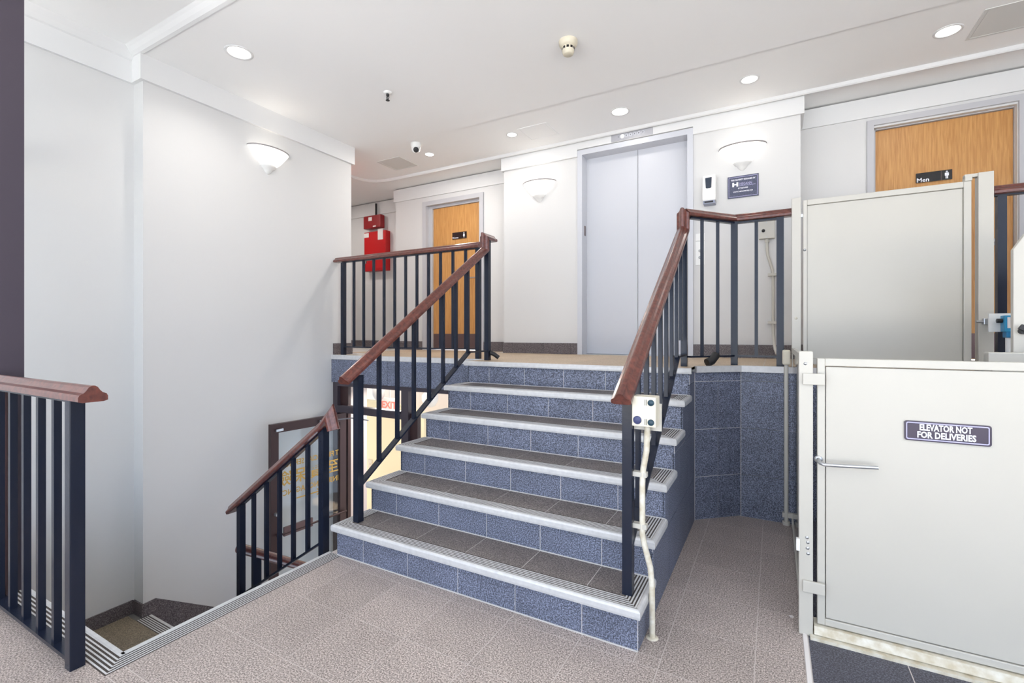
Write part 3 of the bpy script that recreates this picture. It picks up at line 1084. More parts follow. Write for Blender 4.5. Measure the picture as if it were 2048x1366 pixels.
for x, y in ((-0.443, 3.567), (-0.352, 3.678), (-0.11, 3.80)):
    piece('baluster', x - 0.011, x + 0.011, y - 0.011, y + 0.011, 1.137, 2.10, BLACK, rg)
b = MB().tube([(-0.352, 3.66, 1.150), (-0.37, 3.63, 1.140)], 0.012, 10)
b.tube([(-0.36, 3.64, 1.146), (-0.385, 3.60, 1.105), (-0.412, 3.575, 1.090)], 0.030, 12)
b.build('rubber_bumper', RUBBER, rg)

# near left guard along the stairwell
ng = thing('stairwell_railing', 'level guard railing in left foreground by the stairwell opening', 'railing', (-2.374, 0.79, 0))
Y = 0.785
MB().sweep([(-3.44, Y, 1.043), (-2.215, Y, 1.043)], [(0, -1, 0)], [(a * 1.06, c * 1.1) for a, c in HR]).build('handrail', MAHOG, ng)
MB().box(-3.36, -2.38, Y - 0.018, Y + 0.018, 1.028, 1.040).build('top_bar', BLACK, ng)
MB().box(-3.36, -2.38, Y - 0.022, Y + 0.022, 0.030, 0.045).build('bottom_bar', BLACK, ng)
piece('post', -2.398, -2.35, Y - 0.024, Y + 0.024, 0, 1.04, BLACK, ng, 0.003)
for i in range(6):
    x = -2.549 - 0.163 * i
    piece('baluster', x - 0.0125, x + 0.0125, Y - 0.0125, Y + 0.0125, 0.04, 1.035, BLACK, ng)

# descending railing of the lower flight
dg_ = thing('stairwell_railing', 'short railing sloping down into the stairwell at the foot of the main stairs', 'railing', (-3.25, 1.95, ZM))
Y = 1.958
za = lambda x: 0.735 + 0.715 * (x + 2.36)
MB().sweep([(-3.335, Y, za(-3.335)), (-2.385, Y, za(-2.385)), (-2.33, Y, 0.775), (-2.315, Y, 0.70)][:3] + [(-2.31, Y, 0.715)], [(0, -1, 0)] * 3, HR).build('handrail', MAHOG, dg_)
MB().obox((-3.25, Y, za(-3.25) - 0.008), (-2.37, Y, za(-2.37) - 0.008), 0.034, 0.012).build('top_bar', BLACK, dg_)
zc_ = lambda x: 0.03 + 0.66 * (x + 2.40)
MB().obox((-3.23, Y, zc_(-3.23)), (-2.37, Y, zc_(-2.37)), 0.034, 0.012).build('bottom_bar', BLACK, dg_)
piece('post', -3.25, -3.21, Y - 0.02, Y + 0.02, ZM, 0.125, BLACK, dg_)
piece('post', -2.412, -2.368, Y - 0.022, Y + 0.022, -R_, 0.735, BLACK, dg_)
for i in range(5):
    x = -3.085 + 0.1375 * i
    piece('baluster', x - 0.011, x + 0.011, Y - 0.011, Y + 0.011, zc_(x), za(x) - 0.006, BLACK, dg_)
# round handrail of the flight down to the glass door
hg = thing('round_handrail', 'round mahogany handrail descending behind the short stairwell railing', 'railing', (-3.3, 2.1, ZM))
b = MB().tube([(-3.30, 1.985, -0.215), (-3.30, 2.0, -0.225), (-3.30, 3.25, -1.07)], 0.034, 14)
b.build('handrail', MAHOG, hg)
for i, y in enumerate((2.12, 2.6, 3.1)):
    k = int((y - 1.85) / T_) + 1
    piece('post', -3.32, -3.28, y - 0.02, y + 0.02, ZM - R2 * k, -0.25 - 0.676 * (y - 2.0), BLACK, hg)

# far right guard
fg = thing('landing_railing', 'level guard railing at far right behind the lift gate', 'railing', (1.14, 3.80, ZL))
MB().sweep([(1.12, 3.80, 2.11), (2.6, 3.80, 2.11)], [(0, -1, 0)], HR).build('handrail', MAHOG, fg)
MB().box(1.13, 2.6, 3.783, 3.817, 2.098, 2.108).build('top_bar', BLACK, fg)
piece('post', 1.140, 1.180, 3.78, 3.82, ZL, 2.10, BLACK, fg)
for i in range(6):
    x = 1.50 + i * 0.16
    piece('baluster', x - 0.011, x + 0.011, 3.789, 3.811, 1.14, 2.10, BLACK, fg)
MB().box(1.18, 2.6, 3.783, 3.817, 1.13, 1.142).build('bottom_bar', BLACK, fg)

# ------------------------------------------------------------------ dark entrance frame at far left
b = MB().box(-3.62, -3.325, 0.80, 0.90, 0.0, 3.49).box(-4.385, -3.62, 0.83, 0.87, 2.35, 2.42).box(-4.385, -3.62, 0.83, 0.87, 0.0, 0.10).box(-4.385, -4.33, 0.83, 0.87, 0.1, 3.24)
ef = struct('trim_8', b, mat('dark_purple_frame', srgb(66, 58, 70), 0.45), 'dark entrance frame at the left picture edge')
MB().box(-3.325, -3.30, 0.83, 0.87, 0.0, 1.02).build('lit_side_strip', BRONZE, ef)  # brown strip standing in for the frame's lit side face
MB().box(-4.33, -3.62, 0.847, 0.853, 0.10, 3.23).build('pane', GLASS, ef)

# ------------------------------------------------------------------ DOORS
def oak_door(name, x0, x1, ztop, lx0, lx1, lz, label, handle_x, kick, cs=0.062):
    d = struct(name, MB().box(x0, x0 + cs, YD - 0.022, YD + 0.13, ZL, ztop), FRAME, label)
    MB().box(x1 - cs, x1, YD - 0.022, YD + 0.13, ZL, ztop).build('side_jamb', FRAME, d)
    MB().box(x0 + cs, x1 - cs, YD - 0.022, YD + 0.13, ztop - cs, ztop).build('head_frame', FRAME, d)
    b = MB().box(x0 + cs, lx0 + 0.004, YD + 0.045, YD + 0.13, ZL, ztop - cs)
    b.box(lx1 - 0.004, x1 - cs, YD + 0.045, YD + 0.13, ZL, ztop - cs).box(lx0, lx1, YD + 0.045, YD + 0.13, lz - 0.003, ztop - cs)
    b.build('door_stop', FRAME, d)
    leaf = MB().box(lx0 + 0.006, lx1 - 0.006, YD + 0.070, YD + 0.115, ZL + 0.012, lz - 0.006).build('door_leaf', OAK, d)
    if kick:
        MB().box(lx0 + 0.10 if kick == 2 else lx0 + 0.012, lx1 - 0.012, YD + 0.066, YD + 0.070, ZL + 0.02, 1.30).build('kick_plate', KICK, leaf)
    b = MB().cyl((handle_x, YD + 0.07, 2.065), (handle_x, YD + 0.015, 2.065), 0.012).cyl((handle_x, YD + 0.02, 2.065), (handle_x - 0.105, YD + 0.02, 2.065), 0.010)
    b.lathe([(0.001, 0.008), (0.028, 0.008), (0.03, 0)], (handle_x, YD + 0.07, 2.065), (0, -1, 0), (1, 0, 0), 16)
    b.build('lever_handle', STEEL, leaf)
    return d


oak_door('door_2', -4.425, -3.393, 3.192, -4.30, -3.452, 3.10, 'left oak restroom door in a grey metal frame', -3.525, 1)
oak_door('door_3', 0.742, 1.785, 3.232, 0.808, 1.732, 3.160, 'right oak restroom door in a grey metal frame, partly behind lift gate', 1.62, 1, 0.050)
# restroom signs
sw = thing('restroom_sign', 'black sign with white figure on the left oak door', 'sign', (-3.83, YD + 0.066, 2.67))
MB().cbox(-3.955, -3.715, YD + 0.058, YD + 0.070, 2.625, 2.718, 0.003).build('plate', BLK, sw)
text('lettering', 'Women', 0.036, (-3.90, YD + 0.0575, 2.642), (1, 0, 0), (0, 0, 1), WHITEINK, sw, align='CENTER', sx=0.85)


def figure(x, z, s, y, parent, skirt):
    b = MB().lathe([(0.0001, 0.0015), (0.11 * s, 0.0015), (0.11 * s, 0)], (x, y, z + 0.40 * s), (0, -1, 0), (1, 0, 0), 14)
    if skirt:
        b.prism([(x - 0.10 * s, z + 0.26 * s), (x + 0.10 * s, z + 0.26 * s), (x + 0.22 * s, z - 0.18 * s), (x - 0.22 * s, z - 0.18 * s)], 'y', y - 0.0015, y)
        b.prism([(x - 0.08 * s, z - 0.18 * s), (x + 0.08 * s, z - 0.18 * s), (x + 0.08 * s, z - 0.5 * s), (x - 0.08 * s, z - 0.5 * s)], 'y', y - 0.0015, y)
    else:
        b.prism([(x - 0.20 * s, z + 0.26 * s), (x + 0.20 * s, z + 0.26 * s), (x + 0.20 * s, z - 0.12 * s), (x - 0.20 * s, z - 0.12 * s)], 'y', y - 0.0015, y)
        b.prism([(x - 0.12 * s, z - 0.12 * s), (x - 0.02 * s, z - 0.12 * s), (x - 0.02 * s, z - 0.5 * s), (x - 0.12 * s, z - 0.5 * s)], 'y', y - 0.0015, y)
        b.prism([(x + 0.02 * s, z - 0.12 * s), (x + 0.12 * s, z - 0.12 * s), (x + 0.12 * s, z - 0.5 * s), (x + 0.02 * s, z - 0.5 * s)], 'y', y - 0.0015, y)
    b.build('pictogram', WHITEINK, parent)


figure(-3.755, 2.672, 0.072, YD + 0.0578, sw, True)
sm_ = thing('restroom_sign', 'black Men sign with white figure on the right oak door', 'sign', (1.21, YD + 0.066, 2.66))
MB().cbox(1.103, 1.347, YD + 0.058, YD + 0.070, 2.632, 2.718, 0.004).build('plate', BLK, sm_)
MB().box(1.271, 1.274, YD + 0.0572, YD + 0.058, 2.636, 2.714).build('divider', KICK, sm_)
text('lettering', 'Men', 0.050, (1.150, YD + 0.0575, 2.652), (1, 0, 0), (0, 0, 1), WHITEINK, sm_, bold=0.0008)
figure(1.31, 2.675, 0.066, YD + 0.0578, sm_, False)

# elevator
de = struct('door_4', MB().box(-1.915, EX0, YE - 0.02, YE + 0.14, ZL, 3.335), ELEV, 'pale two-leaf elevator door in a white metal frame')
MB().box(EX1, -0.70, YE - 0.02, YE + 0.14, ZL, 3.335).build('side_jamb', ELEV, de)
MB().box(EX0, EX1, YE - 0.02, YE + 0.14, EZ, 3.335).build('head_frame', ELEV, de)
xm = -1.283
l1 = MB().box(EX0, xm - 0.0025, YE + 0.14, YE + 0.17, ZL + 0.006, EZ + 0.01).build('elevator_leaf', ELEV, de)
l2 = MB().box(xm + 0.0025, EX1, YE + 0.14, YE + 0.17, ZL + 0.006, EZ + 0.01).build('elevator_leaf', ELEV, de)
MB().box(EX0, EX1, YE + 0.0, YE + 0.17, ZL - 0.01, ZL + 0.004).build('sill', STEEL, de)
MB().box(EX0 - 0.001, EX0 + 0.004, YE + 0.055, YE + 0.09, 2.40, 2.51).build('jamb_plate', KICK, de)
# floor indicator above elevator
fi = thing('floor_indicator', 'brushed panel with round floor lights above elevator door', 'panel', (-1.307, YE - 0.03, 3.40))
MB().box(-1.526, -1.088, YE - 0.031, YE - 0.025, 3.350, 3.430).build('plate', mat('brushed_panel', srgb(178, 178, 184), 0.35, 0.2), fi)
for i in range(6):
    x = -1.405 + 0.0435 * i
    MB().lathe([(0.0001, 0.003), (0.017, 0.003), (0.019, 0)], (x, YE - 0.031, 3.39), (0, -1, 0), (1, 0, 0), 18).build('floor_light', LITBTN if i == 0 else ELEV, fi)
    MB().box(x - 0.003, x + 0.003, YE - 0.0352, YE - 0.0338, 3.383, 3.397).build('digit_mark', BLK if i else WHITEINK, fi)
MB().prism([(-1.452, 3.39), (-1.446, 3.398), (-1.446, 3.382)], 'y', YE - 0.0325, YE - 0.031).build('arrow_mark', BLK, fi)
# hall call buttons
hb = thing('call_button_panel', 'white elevator call plates right of the elevator frame', 'panel', (-0.65, YE - 0.004, 2.1))
MB().cbox(-0.678, -0.594, YE - 0.008, YE, 2.215, 2.285, 0.002).build('upper_plate', PLASTIC, hb)
MB().cbox(-0.678, -0.594, YE - 0.008, YE, 1.975, 2.205, 0.002).build('lower_plate', PLASTIC, hb)
MB().lathe([(0.0001, 0.006), (0.014, 0.006), (0.016, 0)], (-0.636, YE - 0.008, 2.115), (0, -1, 0), (1, 0, 0), 16).build('button', STEEL, hb)
MB().lathe([(0.0001, 0.006), (0.014, 0.006), (0.016, 0)], (-0.636, YE - 0.008, 2.05), (0, -1, 0), (1, 0, 0), 16).build('button', STEEL, hb)

# ------------------------------------------------------------------ wall things
def sconce(label, c, nrm, lit):
    c, nrm = Vector(c), Vector(nrm)
    t = thing('wall_sconce', label, 'sconce', c, 'half-bowl wall sconces')
    right = Vector((0, 0, 1)).cross(nrm)
    prof = [(0.076, -0.122), (0.100, -0.108), (0.126, -0.084), (0.150, -0.055), (0.174, -0.024), (0.202, 0.012)]
    o = MB().lathe(prof, c, (0, 0, 1), -right if right.cross(Vector((0, 0, 1))).dot(nrm) > 0 else right, 28, 0, PI)
    # squash towards the wall
    for v in o.v:
        dd = (v - c).dot(nrm)
        v -= nrm * dd * 0.30
    o.build('glass_shade', LITSHADE, t)
    rim = MB().lathe([(0.200, 0.012), (0.206, 0.012), (0.206, 0.024), (0.198, 0.024), (0.200, 0.012)], c, (0, 0, 1), -right if right.cross(Vector((0, 0, 1))).dot(nrm) > 0 else right, 28, 0, PI)
    for v in rim.v:
        v -= nrm * (v - c).dot(nrm) * 0.30
    rim.build('rim', mat('sconce_rim', srgb(150, 146, 146), 0.5) if 'sconce_rim' not in MATS else MATS['sconce_rim'], t)
    fin = MB().lathe([(0.078, -0.120), (0.080, -0.135), (0.066, -0.140), (0.064, -0.152), (0.050, -0.156), (0.036, -0.180), (0.014, -0.200), (0.001, -0.205)], c, (0, 0, 1), -right if right.cross(Vector((0, 0, 1))).dot(nrm) > 0 else right, 20, 0, PI)
    for v in fin.v:
        v -= nrm * (v - c).dot(nrm) * 0.30
    fin.build('finial', PLASTIC, t)
    aim = (nrm * 0.55 + Vector((0, 0, 1))).to_track_quat('-Z', 'Y').to_euler()
    lamp('sconce_lamp', 'SPOT', c + nrm * 0.085 + Vector((0, 0, 0.012)), lit, (1.0, 0.90, 0.76), aim, size=0.05, spot=2.3)
    lamp('sconce_glow', 'POINT', c + nrm * 0.20 + Vector((0, 0, -0.09)), lit * 0.05, (1.0, 0.90, 0.76), size=0.08)


sconce('lit half-bowl sconce on the stairwell wall at left', (XW, 2.835, 3.03), (1, 0, 0), 1.0)
sconce('lit half-bowl sconce left of the elevator', (-2.39, YE, 3.035), (0, -1, 0), 0.35)
sconce('lit half-bowl sconce right of the elevator above the slate plaque', (-0.262, YE, 3.045), (0, -1, 0), 0.35)

sd = thing('soap_dispenser', 'white hand sanitiser dispenser right of the elevator', 'dispenser', (-0.545, YE - 0.05, 2.68))
b = MB().cbox(-0.605, -0.485, YE - 0.10, YE, 2.575, 2.822, 0.014)
b.build('housing', PLASTIC, sd)
b = MB().prism([(-0.578, 2.792), (-0.520, 2.795), (-0.524, 2.70), (-0.532, 2.692), (-0.566, 2.692), (-0.573, 2.70)], 'y', YE - 0.104, YE - 0.098)
b.build('window', mat('smoked_window', srgb(52, 62, 76), 0.2), sd)
MB().cbox(-0.598, -0.492, YE - 0.095, YE, 2.545, 2.578, 0.005).build('drip_base', mat('grey_plastic', srgb(150, 156, 176), 0.4), sd)
MB().box(-0.585, -0.508, YE - 0.0985, YE - 0.09, 2.556, 2.570).build('nozzle_slot', BLK, sd)

pq = thing('plaque', 'slate plaque with pale property lettering below the right sconce', 'plaque', (-0.256, YE - 0.01, 2.69))
MB().box(-0.388, -0.124, YE - 0.012, YE, 2.588, 2.795).build('plate', SLATE, pq)
b = MB()
for x0, x1, z0, z1 in ((-0.378, -0.134, 2.782, 2.785), (-0.378, -0.134, 2.598, 2.601), (-0.378, -0.375, 2.598, 2.785), (-0.137, -0.134, 2.598, 2.785)):
    b.box(x0, x1, YE - 0.0135, YE - 0.012, z0, z1)
b.build('border_line', LILAC, pq)
text('lettering', 'THIS PROPERTY MANAGED BY', 0.019, (-0.256, YE - 0.0125, 2.757), (1, 0, 0), (0, 0, 1), WHITEINK, pq, bold=0.0005, sx=0.80)
text('lettering', 'HEGANN', 0.034, (-0.232, YE - 0.0125, 2.715), (1, 0, 0), (0, 0, 1), LILAC, pq, sx=0.75)
MB().box(-0.29, -0.15, YE - 0.0135, YE - 0.012, 2.697, 2.700).build('border_line', LILAC, pq)
b = MB()
for x0, x1, z0, z1 in ((-0.348, -0.332, 2.695, 2.735), (-0.312, -0.296, 2.695, 2.735), (-0.332, -0.312, 2.709, 2.721)):
    b.box(x0, x1, YE - 0.0140, YE - 0.012, z0, z1)
b.build('emblem', WHITEINK, pq)
text('lettering', '617 367-0900', 0.019, (-0.256, YE - 0.0125, 2.676), (1, 0, 0), (0, 0, 1), WHITEINK, pq, bold=0.0005, sx=0.8)
text('lettering', 'WWW.THEPROPERTIES.COM', 0.015, (-0.256, YE - 0.0125, 2.645), (1, 0, 0), (0, 0, 1), WHITEINK, pq, bold=0.0004, sx=0.85)

# lift call station on the elevator wall with conduit down to the landing edge
cb = thing('lift_call_box', 'white call box with black button on the elevator wall behind right railing', 'control box', (-0.058, YE - 0.03, 2.26))
MB().cbox(-0.122, 0.008, YE - 0.05, YE, 2.172, 2.345, 0.004).build('housing', CREAM, cb)
MB().lathe([(0.0001, 0.008), (0.012, 0.008), (0.015, 0)], (-0.085, YE - 0.05, 2.245), (0, -1, 0), (1, 0, 0), 18).build('button', RUBBER, cb)
for x, z in ((-0.06, 2.32), (-0.01, 2.25), (-0.11, 2.24), (-0.06, 2.185)):
    MB().cyl((x, YE - 0.05, z), (x, YE - 0.053, z), 0.004, 8).build('screw', STEEL, cb)
cw = thing('conduit', 'painted conduit curving down the elevator wall from the call box', 'conduit', (-0.04, YE - 0.02, 1.6))
b = MB().tube([(-0.055, YE - 0.02, 2.172), (-0.055, YE - 0.02, 2.08), (-0.05, YE - 0.02, 2.02), (-0.03, YE - 0.02, 1.95), (-0.012, YE - 0.02, 1.88), (-0.006, YE - 0.02, 1.80), (-0.006, YE - 0.02, 1.32),
              (-0.004, YE - 0.04, 1.27), (0.003, YE - 0.20, 1.20), (0.010, 4.5, 1.165), (0.02, 3.98, 1.15), (0.05, 3.79, 1.15)], 0.012, 10)
b.build('pipe', CREAM, cw)
for z in (1.84, 1.40):
    MB().box(-0.05, 0.03, YE - 0.036, YE, z - 0.012, z + 0.012).build('strap', CREAM, cw)
MB().cyl((-0.055, YE - 0.02, 2.165), (-0.055, YE - 0.02, 2.14), 0.018, 12).build('fitting', CREAM, cw)
cl = thing('conduit', 'vertical conduit with elbow box running down the blue-grey tiled wall beside the lift', 'conduit', (0.073, 3.70, 0))
MB().cyl((0.073, 3.71, 0), (0.073, 3.71, 1.09), 0.0135, 12).build('pipe', CREAM, cl)
b = MB().cbox(0.050, 0.098, 3.685, 3.76, 1.085, 1.185, 0.010)
b.build('elbow_box', BEIGED, cl)
MB().cyl((0.073, 3.71, 0.0), (0.073, 3.71, 0.022), 0.024, 14).build('floor_flange', CREAM, cl)
MB().box(0.05, 0.125, 3.70, 3.728, 0.05, 0.08).build('strap', CREAM, cl)

# ------------------------------------------------------------------ control box on right stair railing
cx = thing('lift_control_box', 'cream control box with dark buttons mounted on the right stair railing post', 'control box', (-0.465, 1.98, 0.97))
MB().cbox(-0.515, -0.418, 1.955, 2.03, 0.912, 1.035, 0.004).build('housing', IVORY, cx)
MB().box(-0.525, -0.410, 2.03, 2.036, 0.885, 1.00).build('back_plate', CREAM, cx)
for x, z, r, m, nm in ((-0.437, 1.012, 0.013, TEAL, 'button'), (-0.437, 0.932, 0.013, TEAL, 'button'), (-0.492, 0.938, 0.017, NAVYB, 'key_switch')):
    MB().lathe([(0.0001, 0.008), (r * 0.85, 0.008), (r, 0.004), (r, 0)], (x, 1.955, z), (0, -1, 0), (1, 0, 0), 20).build(nm, m, cx)
b = MB()
for x, z in ((-0.461, 1.012), (-0.455, 1.012), (-0.461, 0.932), (-0.455, 0.932)):
    b.box(x - 0.001, x + 0.001, 1.9540, 1.955, z - 0.012, z + 0.012)
b.build('mark', BLK, cx)
cc = thing('conduit', 'chipped cream conduit dropping from the control box to the floor by the stairs', 'conduit', (-0.45, 2.05, 0))
b = MB().tube([(-0.462, 2.005, 0.915), (-0.464, 2.005, 0.87), (-0.470, 2.02, 0.80), (-0.486, 2.03, 0.72), (-0.490, 2.03, 0.66), (-0.490, 2.03, 0.50), (-0.490, 2.03, 0.44), (-0.484, 2.035, 0.40), (-0.460, 2.045, 0.30), (-0.454, 2.05, 0.22), (-0.453, 2.05, 0.0)], 0.0125, 12)
b.build('pipe', CREAMW, cc)
for z in (0.695, 0.475):
    MB().box(-0.545, -0.47, 2.018, 2.046, z - 0.010, z + 0.010).build('strap', CREAM, cc)
MB().lathe([(0.001, 0.004), (0.022, 0.004), (0.026, 0)], (-0.453, 2.05, 0), (0, 0, 1), (1, 0, 0), 14).build('floor_flange', CREAMW, cc)

# ------------------------------------------------------------------ red fire boxes in the corridor
fb = thing('fire_alarm_box', 'upper dark red fire alarm box with pale labels on corridor wall', 'alarm box', (-5.65, 5.62, 3.1))
MB().cbox(-5.84, -5.47, 5.56, 5.655, 3.0, 3.205, 0.008).build('housing', DRED, fb)
MB().box(-5.73, -5.655, 5.558, 5.56, 3.12, 3.18).build('label', PAPER, fb)
MB().box(-5.63, -5.565, 5.558, 5.56, 3.015, 3.035).build('label', PAPER, fb)
MB().cyl((-5.61, 5.61, 3.205), (-5.61, 5.61, 3.40), 0.018, 12).build('conduit', RUBBER, fb)
fp = thing('fire_cabinet', 'tall bright red fire cabinet below the alarm box on corridor wall', 'fire cabinet', (-5.6, 5.62, 2.6))
MB().cbox(-5.835, -5.37, 5.57, 5.68, 2.312, 2.945, 0.008).build('housing', RED, fp)
MB().box(-5.80, -5.40, 5.566, 5.57, 2.35, 2.56).build('lower_cover', RED, fp)
MB().box(-5.835, -5.73, 5.566, 5.57, 2.86, 2.93).build('paper_label', PAPER, fp)
MB().box(-5.53, -5.42, 5.564, 5.57, 2.80, 2.97).build('paper_label', PAPER, fp)
MB().box(-5.82, -5.775, 5.566, 5.57, 2.44, 2.56).build('paper_label', PAPER, fp)
lamp('corridor_fill_lamp', 'AREA', (-5.9, 4.7, 3.43), 9, WARM, (0, 0, 0), 0.15)  # unseen lamp added to brighten the corridor wall and red boxes
lamp('exit_glow', 'POINT', (-5.0, 4.15, 3.2), 1.0, (1.0, 0.15, 0.10), size=0.1)

# ------------------------------------------------------------------ ceiling things
def downlight(label, x, y, z, r, power, spread=None):
    t = thing('downlight', label, 'downlight', (x, y, z), 'recessed ceiling downlights')
    MB().lathe([(r * 0.80, -0.001), (r * 0.84, -0.005), (r, -0.004), (r * 1.02, 0.0)], (x, y, z), (0, 0, 1), (1, 0, 0), 32).build('trim_ring', TRIM, t)
    MB().lathe([(0.0001, -0.0015), (r * 0.81, -0.0015)], (x, y, z), (0, 0, 1), (1, 0, 0), 32).build('diffuser', LITDISC, t)
    lamp('downlight_lamp', 'AREA', (x, y, z - 0.012), power, WARM, (0, 0, 0), r * 1.5, spot=spread)



downlight('large lit downlight near the stairwell wall, front of the ceiling', -3.568, 2.147, ZC, 0.098, 4.5, 2.4)
downlight('lit downlight directly in front of the elevator', -1.307, 4.524, ZC + 0.014, 0.093, 2.0)
downlight('small lit downlight left of the elevator above the middle sconce', -2.482, 4.48, ZC + 0.014, 0.062, 2.5)
downlight('small lit downlight beside the dome camera', -3.619, 4.49, ZC + 0.014, 0.062, 11)
downlight('lit downlight right of the elevator', -0.181, 4.485, ZC + 0.014, 0.075, 0.7)
downlight('lit downlight at far right before the ceiling access panel', 1.086, 4.457, ZC + 0.014, 0.083, 2.5)

sk = thing('smoke_detector', 'aged ivory smoke detector hanging from the main ceiling', 'smoke detector', (-1.32, 3.235, ZC))
MB().lathe([(0.069, 0), (0.069, -0.012), (0.066, -0.026), (0.058, -0.040), (0.046, -0.046)], (-1.32, 3.235, ZC), (0, 0, 1), (1, 0, 0), 28).build('base', BEIGED, sk)
MB().lathe([(0.046, -0.044), (0.044, -0.075), (0.038, -0.096), (0.032, -0.100), (0.0001, -0.101)], (-1.32, 3.235, ZC), (0, 0, 1), (1, 0, 0), 28).build('sensor_cap', BEIGED, sk)
for i in range(10):
    a = 2 * PI * i / 10
    c_, s_ = math.cos(a), math.sin(a)
    MB().obox((-1.32 + c_ * 0.0452, 3.235 + s_ * 0.0452, ZC - 0.050), (-1.32 + c_ * 0.0445, 3.235 + s_ * 0.0445, ZC - 0.066), 0.018, 0.002, up=(c_, s_, 0)).build('vent_slot', BLK, sk)

sp = thing('sprinkler', 'dark pendent sprinkler head with white rosette on the main ceiling', 'sprinkler', (-3.0, 3.14, ZC))
MB().lathe([(0.038, 0), (0.034, -0.010), (0.014, -0.014), (0.001, -0.014)], (-3.0, 3.14, ZC), (0, 0, 1), (1, 0, 0), 20).build('rosette', PLASTIC, sp)
MB().lathe([(0.013, -0.012), (0.014, -0.030), (0.010, -0.036), (0.001, -0.036)], (-3.0, 3.14, ZC), (0, 0, 1), (1, 0, 0), 14).build('body', RUBBER, sp)
b = MB()
for s in (-1, 1):
    b.tube([(-3.0 + s * 0.010, 3.14, ZC - 0.032), (-3.0 + s * 0.015, 3.14, ZC - 0.048), (-3.0 + s * 0.003, 3.14, ZC - 0.068)], 0.003, 8)
b.cyl((-3.0, 3.14, ZC - 0.036), (-3.0, 3.14, ZC - 0.070), 0.003, 8)
b.build('yoke', RUBBER, sp)
MB().lathe([(0.0001, -0.072), (0.018, -0.070), (0.018, -0.073), (0.0001, -0.074)], (-3.0, 3.14, ZC), (0, 0, 1), (1, 0, 0), 16).build('deflector', RUBBER, sp)

dc = thing('dome_camera', 'white security camera with black lens at the ceiling step', 'camera', (-3.55, 4.15, ZC + 0.014))
c0 = Vector((-3.55, 4.16, ZC + 0.014))
MB().lathe([(0.058, 0), (0.058, -0.03), (0.055, -0.05), (0.048, -0.055)], c0, (0, 0, 1), (1, 0, 0), 24).build('base', PLASTIC, dc)
dirv = Vector((0.62, -0.62, -0.45)).normalized()
bc = c0 + Vector((0, 0, -0.065))
b = MB()
n_ = 10
MB().lathe([(0.048 * math.sin(PI * i / n_) + 1e-4, -0.048 * math.cos(PI * i / n_)) for i in range(n_ + 1)], bc, dirv, dirv.cross(Vector((0, 0, 1))), 24).build('eyeball', PLASTIC, dc)
MB().lathe([(0.030, 0.036), (0.030, 0.046), (0.022, 0.050), (0.0001, 0.048)], bc, dirv, dirv.cross(Vector((0, 0, 1))), 24).build('lens', RUBBER, dc)


def cpanel(name, label, x0, x1, y0, y1, m):
    t = thing(name, label, 'panel', ((x0 + x1) / 2, (y0 + y1) / 2, ZC + 0.014))
    z = ZC + 0.014
    b = MB()
    f = 0.02
    b.box(x0, x1, y0, y0 + f, z - 0.004, z).box(x0, x1, y1 - f, y1, z - 0.004, z).box(x0, x0 + f, y0 + f, y1 - f, z - 0.004, z).box(x1 - f, x1, y0 + f, y1 - f, z - 0.004, z)
    b.build('frame', m, t)
    MB().box(x0 + f + 0.003, x1 - f - 0.003, y0 + f + 0.003, y1 - f - 0.003, z - 0.0025, z).build('cover', m, t)


cpanel('access_panel', 'pale grey square ceiling grille near the corridor corner', -4.355, -3.985, 4.36, 4.71, GREYV)
cpanel('access_panel', 'white square ceiling hatch between the elevator and the middle sconce', -2.37, -2.03, 4.385, 4.72, CEIL)
cpanel('access_panel', 'pale ceiling hatch at far right beside the last downlight', 1.23, 1.62, 4.28, 4.66, GREYV)

# ------------------------------------------------------------------ PLATFORM LIFT
lgp = thing('lift_gate', 'cream lower lift gate with steel pull handle in the right foreground', 'gate', (0.8, 2.41, 0.05))
Y0, Y1 = 2.400, 2.435
gx1 = 1.50
b = MB()
b.box(0.162, 0.190, Y0, Y1, 0.055, 1.188).box(gx1 - 0.03, gx1, Y0, Y1, 0.055, 1.188)
b.box(0.190, gx1 - 0.03, Y0, Y1, 1.156, 1.188).box(0.190, gx1 - 0.03, Y0, Y1, 0.055, 0.083)
b.build('frame', CREAM, lgp, bevel=0.003)
MB().box(0.193, gx1 - 0.033, Y0 + 0.004, Y1 - 0.004, 0.086, 1.153).build('panel', CREAM, lgp, bevel=0.003)
b = MB().tube([(0.166, 2.402, 0.758), (0.166, 2.375, 0.756), (0.170, 2.360, 0.752), (0.182, 2.352, 0.748), (0.25, 2.350, 0.752), (0.363, 2.350, 0.760)], 0.0075, 12)
b.lathe([(0.0001, 0.004), (0.015, 0.004), (0.016, 0)], (0.166, Y0, 0.758), (0, -1, 0), (1, 0, 0), 16)
b.build('pull_handle', STEEL, lgp)
lpp = thing('lift_gate_post', 'cream square post at the left of the lower lift gate', 'post', (0.12, 2.41, 0))
MB().cbox(0.094, 0.146, 2.385, 2.440, 0.0, 1.218, 0.004).build('post', CREAM, lpp)
for z in (1.10, 0.215):
    MB().cbox(0.108, 0.188, 2.372, 2.386, z - 0.024, z + 0.024, 0.003).build('hinge_strap', CREAM, lpp)
for x, z in ((0.118, 1.165), (0.124, 0.42), (0.126, 0.375), (0.127, 0.40), (0.128, 0.352)):
    MB().lathe([(0.0001, 0.003), (0.006, 0.002), (0.007, 0)], (x, 2.385, z), (0, -1, 0), (1, 0, 0), 12).build('screw', STEEL, lpp)
MB().cbox(0.084, 0.098, 2.375, 2.40, 0.36, 0.41, 0.002).build('clip', PLASTIC, lpp)
